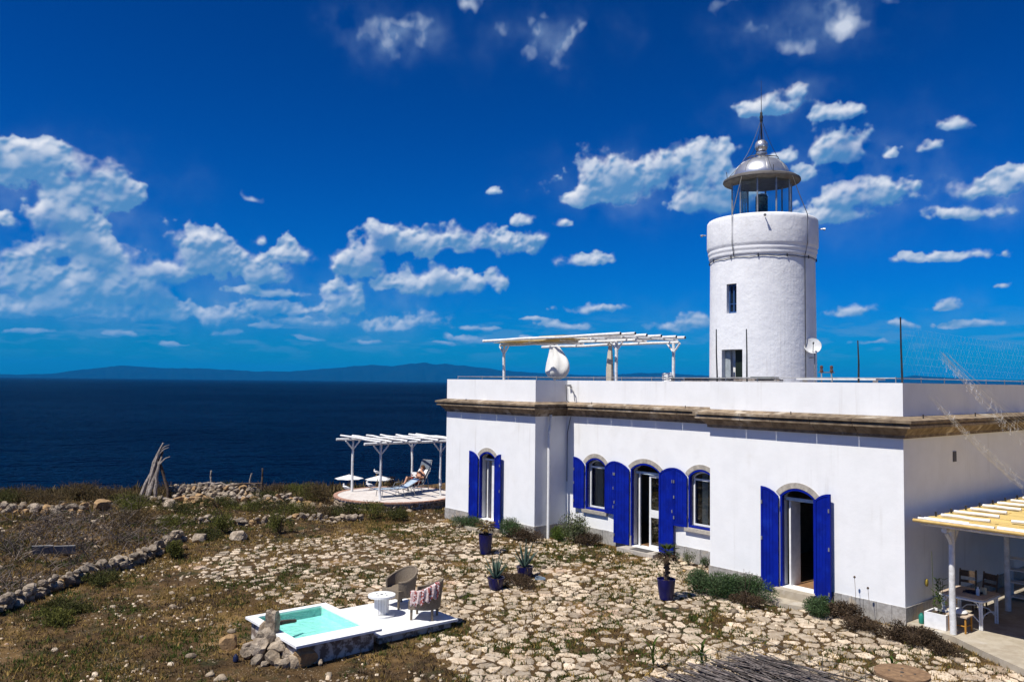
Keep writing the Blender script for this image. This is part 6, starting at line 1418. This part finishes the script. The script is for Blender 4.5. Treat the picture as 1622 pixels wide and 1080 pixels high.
# scrub on the cliff edge and in the left field
rr = random.Random(33); SCR = []
spots = [(-20.6, -7.8, .40, .85, 1), (-18.9, -6.4, .45, .95, 1), (-26.0, -6.0, .8, .6, 0), (-24.9, -5.2, .9, .65, 1), (-23.8, -4.6, .9, .62, 0), (-22.7, -3.9, .8, .6, 1), (-21.6, -3.4, .8, .55, 2), (-20.6, -2.9, .7, .62, 0), (-19.6, -2.3, .55, .75, 1), (-19.0, -1.6, .45, .55, 0),
         (-25.6, -2.2, .8, .8, 1), (-26.3, -3.4, .8, .7, 0), (-24.8, -1.9, .6, .95, 2), (-29.6, -8.6, .8, .8, 1), (-31.2, -9.2, 1.0, .8, 2), (-28.2, -8.3, .7, .6, 0), (-27.0, -8.9, .8, .55, 1), (-25.4, -7.8, .8, .6, 0), (-31.5, -11.4, 1.0, .7, 2), (-32.6, -12.9, 1.0, .7, 0), (-30.4, -4.0, .9, .55, 0), (-28.8, -2.6, .9, .6, 2), (-27.6, -1.6, .8, .55, 1), (-33.2, -9.8, 1.1, .7, 2), (-34.3, -11.9, 1.1, .7, 2), (-31.9, -6.2, .9, .6, 2),
         (-19.6, -8.6, .5, .4, 0), (-17.4, -10.5, .32, .55, 1), (-15.4, -12.9, .5, .4, 0), (-13.1, -14.2, .5, .3, 0), (-12.1, -14.6, .45, .32, 1), (-24.5, -9.6, .9, .6, 2), (-23.0, -8.6, .7, .5, 1)]
words = ['olive green', 'yellowish green', 'dry brown']
anchors = ['near the end of the long stone wall', 'on the bare soil before the terrace']
def where(x, y, used=[]):
    if x > -19.8 and y > -3: return 'between the terrace and the far wing'
    if y > -2.7 and x < -24: return 'left of the round terrace'
    if y > -5 and x > -27: return 'at the foot of the round terrace'
    if x < -30: return 'on the far cliff edge'
    if x < -26.5: return 'among the rubble by the driftwood'
    if y < -10 and x > -18: return 'before the long stone wall'
    return 'in the scrub behind the stone wall'
def screen_x(x, y): v = Vector((x, y, 0))-CAM; return v.dot(r2)/v.dot(d_)
kin = {}
for k, (x, y, r0, h, kd) in enumerate(spots): kin.setdefault((kd, where(x, y)), []).append((screen_x(x, y), k))
for key in kin: kin[key].sort()
for k, (x, y, r0, h, kd) in enumerate(spots):
    m_ = [leafmat('olive_leaf', (.085, .085, .03), (.055, .06, .022)), leafmat('yellow_leaf', (.13, .13, .035), (.08, .085, .025)), leafmat('scrub_brown', (.12, .085, .045), (.08, .06, .03))][kd]
    mates = [q for _, q in kin[kd, where(x, y)]]; lb = f'{words[kd]} scrub bush {where(x, y)}'
    if len(mates) > 1: lb += ', '+['leftmost', 'second from the left', 'third from the left', 'fourth from the left', 'fifth from the left', 'sixth from the left'][mates.index(k)]
    bush(x, y, r0*1.25, r0*1.05, h*1.05, lb, m_, 2600, .055, 100+k, lobes=8, name='scrub_bush', group='scrub bushes on the headland', stems=10)
# dry thicket behind the long stone wall: bare twigs nobody could count
g = np.random.default_rng(5); tw = MB(); n_t = 0
def in_thicket(x, y):                    # behind the wall line
    wx = np.interp(y, [-17, -15.47, -13.05, -10.57, -9.55], [-12.6, -13.83, -16.13, -18.26, -19.45])
    return x < wx-.45
while n_t < 2200:
    x = g.uniform(-29, -13); y = g.uniform(-18.5, -9.3)
    if not in_thicket(x, y) or x < -28.2+.2*(y+9): continue
    dens = float(fbm(np.array([x*.5]), np.array([y*.5]), 77)[0])
    if g.random() > np.clip((dens-.28)*2.4, .08, 1): continue
    z = gz1(x, y); L = g.uniform(.3, .95); a = g.uniform(0, 6.28); tl = g.uniform(.2, 1.35)
    p0 = Vector((x, y, z-.02)); p1 = p0+Vector((math.cos(a)*math.sin(tl), math.sin(a)*math.sin(tl), math.cos(tl)))*L*.6; a2 = a+g.uniform(-.9, .9); p2 = p1+Vector((math.cos(a2)*.8, math.sin(a2)*.8, g.uniform(-.2, .6)))*L*.5
    tw.path([p0, p1, p2], [.011, .008, .004], 3, False, g.uniform(-1, 1))
    if g.random() < .6: a3 = a+g.uniform(-1.6, 1.6); tw.path([p1, p1+Vector((math.cos(a3)*.7, math.sin(a3)*.7, g.uniform(.0, .7)))*L*.45], [.006, .003], 3, False, g.uniform(-1, 1))
    n_t += 1
tw.build('dry_thicket', M('grey_twig', (.15, .12, .10), (.065, .05, .04), tint=.85, bump=0), None, fix=False, kind='stuff', label='tangle of bare grey twigs behind the long stone wall')
# low growth: dry grass, green weeds, leaf litter
def tufts(n, region, seed, size, blades, keep):
    g = np.random.default_rng(seed); x = g.uniform(region[0], region[1], n); y = g.uniform(region[2], region[3], n)
    k = keep(x, y, g); x, y = x[k], y[k]; n = len(x); z = gz(x, y)
    s = size*g.uniform(.5, 1.5, n); V = []; T_ = []
    for b in range(blades):
        a = g.uniform(0, 6.28, n); tl = g.uniform(.25, 1.25, n); L = s*g.uniform(.6, 1.2, n); ox = g.normal(0, 1, n)*s*.35; oy = g.normal(0, 1, n)*s*.35
        P = np.stack([x+ox, y+oy, z-.005], 1); h = np.stack([np.cos(a)*np.sin(tl), np.sin(a)*np.sin(tl), np.cos(tl)], 1)*L[:, None]; w_ = np.stack([-np.sin(a), np.cos(a), np.zeros(n)], 1)*(L*.13)[:, None]
        V.append(np.stack([P-w_, P+w_, P+h], 1).reshape(-1, 3)); T_.append(np.clip(g.normal(0, .5, n), -1, 1))
    V = np.concatenate(V); return V, np.arange(len(V)).reshape(-1, 3), np.concatenate(T_)
hb_ = [(LX, 0), (BX, 0), (BX, RY), (AX, RY), (AX, 0), (0, 0), (0, DY), (LX, DY)]
def free(x, y):
    ok = ~inpoly(x, y, offset(hb_, .05)); ok &= ~((x > X0) & (x < X1-.1) & (y > Y0) & (y < Y1)) & ~((x > -8.5) & (x < -6.24) & (y > -9.8) & (y < -7.77)) & ~((x > .05) & (y > -.25-.62*np.clip(x-1.1, 0, 9)))
    ok &= ((x-TC.x)**2+(y-TC.y)**2 > TR*TR) & ((edge_x(y)-x)*.85 < 1.5); return ok
def keep_dry(x, y, g):
    d = fbm(x*.7, y*.7, 61); pv = inpoly(x, y, PAVE); return free(x, y) & (g.random(len(x)) < np.clip((d-.36)*3.2, .05, 1)*np.where(pv, .8, 1))
def keep_green(x, y, g):
    d = fbm(x*1.15, y*1.15, 44+20); e = fbm(x*.32, y*.32, 44); pv = inpoly(x, y, PAVE); return free(x, y) & (g.random(len(x)) < np.clip((d-.50)*5+np.where(pv, (e-.44)*2.2, 0), .015, 1))
V, F, T_ = tufts(100000, (-36, 6, -19, 1.5), 1, .08, 5, keep_dry); fast_mesh('dry_grass', V, F, T_, leaf_dry, kind='stuff', label='short dry grass on the bare ground')
V, F, T_ = tufts(130000, (-36, 6, -19, 1.5), 2, .078, 5, keep_green); fast_mesh('green_weeds', V, F, T_, leaf_dark, kind='stuff', label='low green weeds on the ground and between the flags')
V, F, T_ = tufts(90000, (-36, 6, -19, 1.5), 3, .075, 5, lambda x, y, g: free(x, y) & (g.random(len(x)) < np.clip((fbm(x*.6, y*.6, 91)-.40)*4, .05, 1)*np.where(inpoly(x, y, PAVE), .30, 1)+.9*in_thicket(x, y))); fast_mesh('brown_litter', V, F, T_, leaf_brown, kind='stuff', label='brown withered ground cover')
def chips(n, seed):
    g = np.random.default_rng(seed); x = g.uniform(-31, 5, n); y = g.uniform(-18.5, 1.3, n); pv = inpoly(x, y, PAVE)
    d = fbm(x*.55, y*.55, 15); e = fbm(x*2.2, y*2.2, 16)
    k = free(x, y) & (g.random(n) < np.where(pv, .55, np.clip((d-.46)*4, .03, .7))*np.clip((e-.3)*2.5, 0, 1)); x, y, pv = x[k], y[k], pv[k]; n = len(x)
    s = g.uniform(.012, .05, n)*np.where(g.random(n) < .1, 1.9, 1.); z = gz(x, y); m = 6; a = (np.arange(m)/m*2*np.pi)[None]+g.uniform(0, 6, (n, 1)); r = s[:, None]*g.uniform(.6, 1.3, (n, m)); t = g.uniform(.25, .7, n)*s
    tx = g.normal(0, .2, (n, 1)); low = np.stack([x[:, None]+r*np.cos(a), y[:, None]+r*np.sin(a), np.repeat((z-.01)[:, None], m, 1)], 2); X_ = r*.75*np.cos(a); up = np.stack([x[:, None]+X_, y[:, None]+r*.75*np.sin(a), (z+t)[:, None]+X_*tx], 2)
    V = np.concatenate([low, up], 1).reshape(-1, 3); o_ = (np.arange(n)*2*m)[:, None]; i = np.arange(m); j = (i+1) % m
    quads = np.concatenate([np.stack([o_+i, o_+j, o_+m+j, o_+m+i], 2).reshape(-1, 4), np.stack([o_[:, 0]+m, o_[:, 0]+m+1, o_[:, 0]+m+2, o_[:, 0]+m+3], 1), np.stack([o_[:, 0]+m, o_[:, 0]+m+3, o_[:, 0]+m+4, o_[:, 0]+m+5], 1)])
    tt = g.uniform(-1, 1, n); return V, quads, np.concatenate([np.repeat(tt, m), tt, tt])
V, F, T_ = chips(34000, 77); fast_mesh('stone_chips', V, F, T_, limestone, kind='stuff', label='pale limestone chips strewn over the soil')
def keep_edge(x, y, g): e = (edge_x(y)-x)*.85; return (e > -3) & (e < 1.2) & (((x-TC.x)**2+(y-TC.y)**2) > 8) & (g.random(len(x)) < .8)
V, F, T_ = tufts(16000, (-40, -24, -17, 4), 4, .30, 5, keep_edge); fast_mesh('cliff_grass', V, F, T_, leafmat('cliff_grass', (.14, .10, .05), (.07, .06, .03), .6), kind='stuff', label='tall dry grass along the cliff edge')
# loose stones strewn over the ground
g = np.random.default_rng(8); base = SHARED[0]; bv = np.array([v.co for v in base.vertices]); bf = np.array([p.vertices[:] for p in base.polygons]); VS = []; FS = []; TS = []; m_ = 0
while m_ < 1500:
    x = g.uniform(-33, 4); y = g.uniform(-18.5, .5)
    if not free(np.array([x]), np.array([y]))[0]: continue
    dn = float(fbm(np.array([x*.45]), np.array([y*.45]), 15)[0])
    if g.random() > np.clip((dn-.42)*4, .04, 1): continue
    s = g.uniform(.025, .075)*(1+1.3*(g.random() < .12)); a = g.uniform(0, 6.28); Rm = np.array([[math.cos(a), -math.sin(a), 0], [math.sin(a), math.cos(a), 0], [0, 0, 1]])
    VS.append((bv*np.array([s, s*.8, s*.55])) @ Rm.T+np.array([x, y, gz1(x, y)+s*.15])); FS.append(bf+m_*len(bv)); TS.append(np.full(len(bf), g.uniform(-1, 1))); m_ += 1
fast_mesh('loose_stones', np.concatenate(VS), np.concatenate(FS), np.concatenate(TS), rubble, kind='stuff', label='small loose stones strewn over the ground')
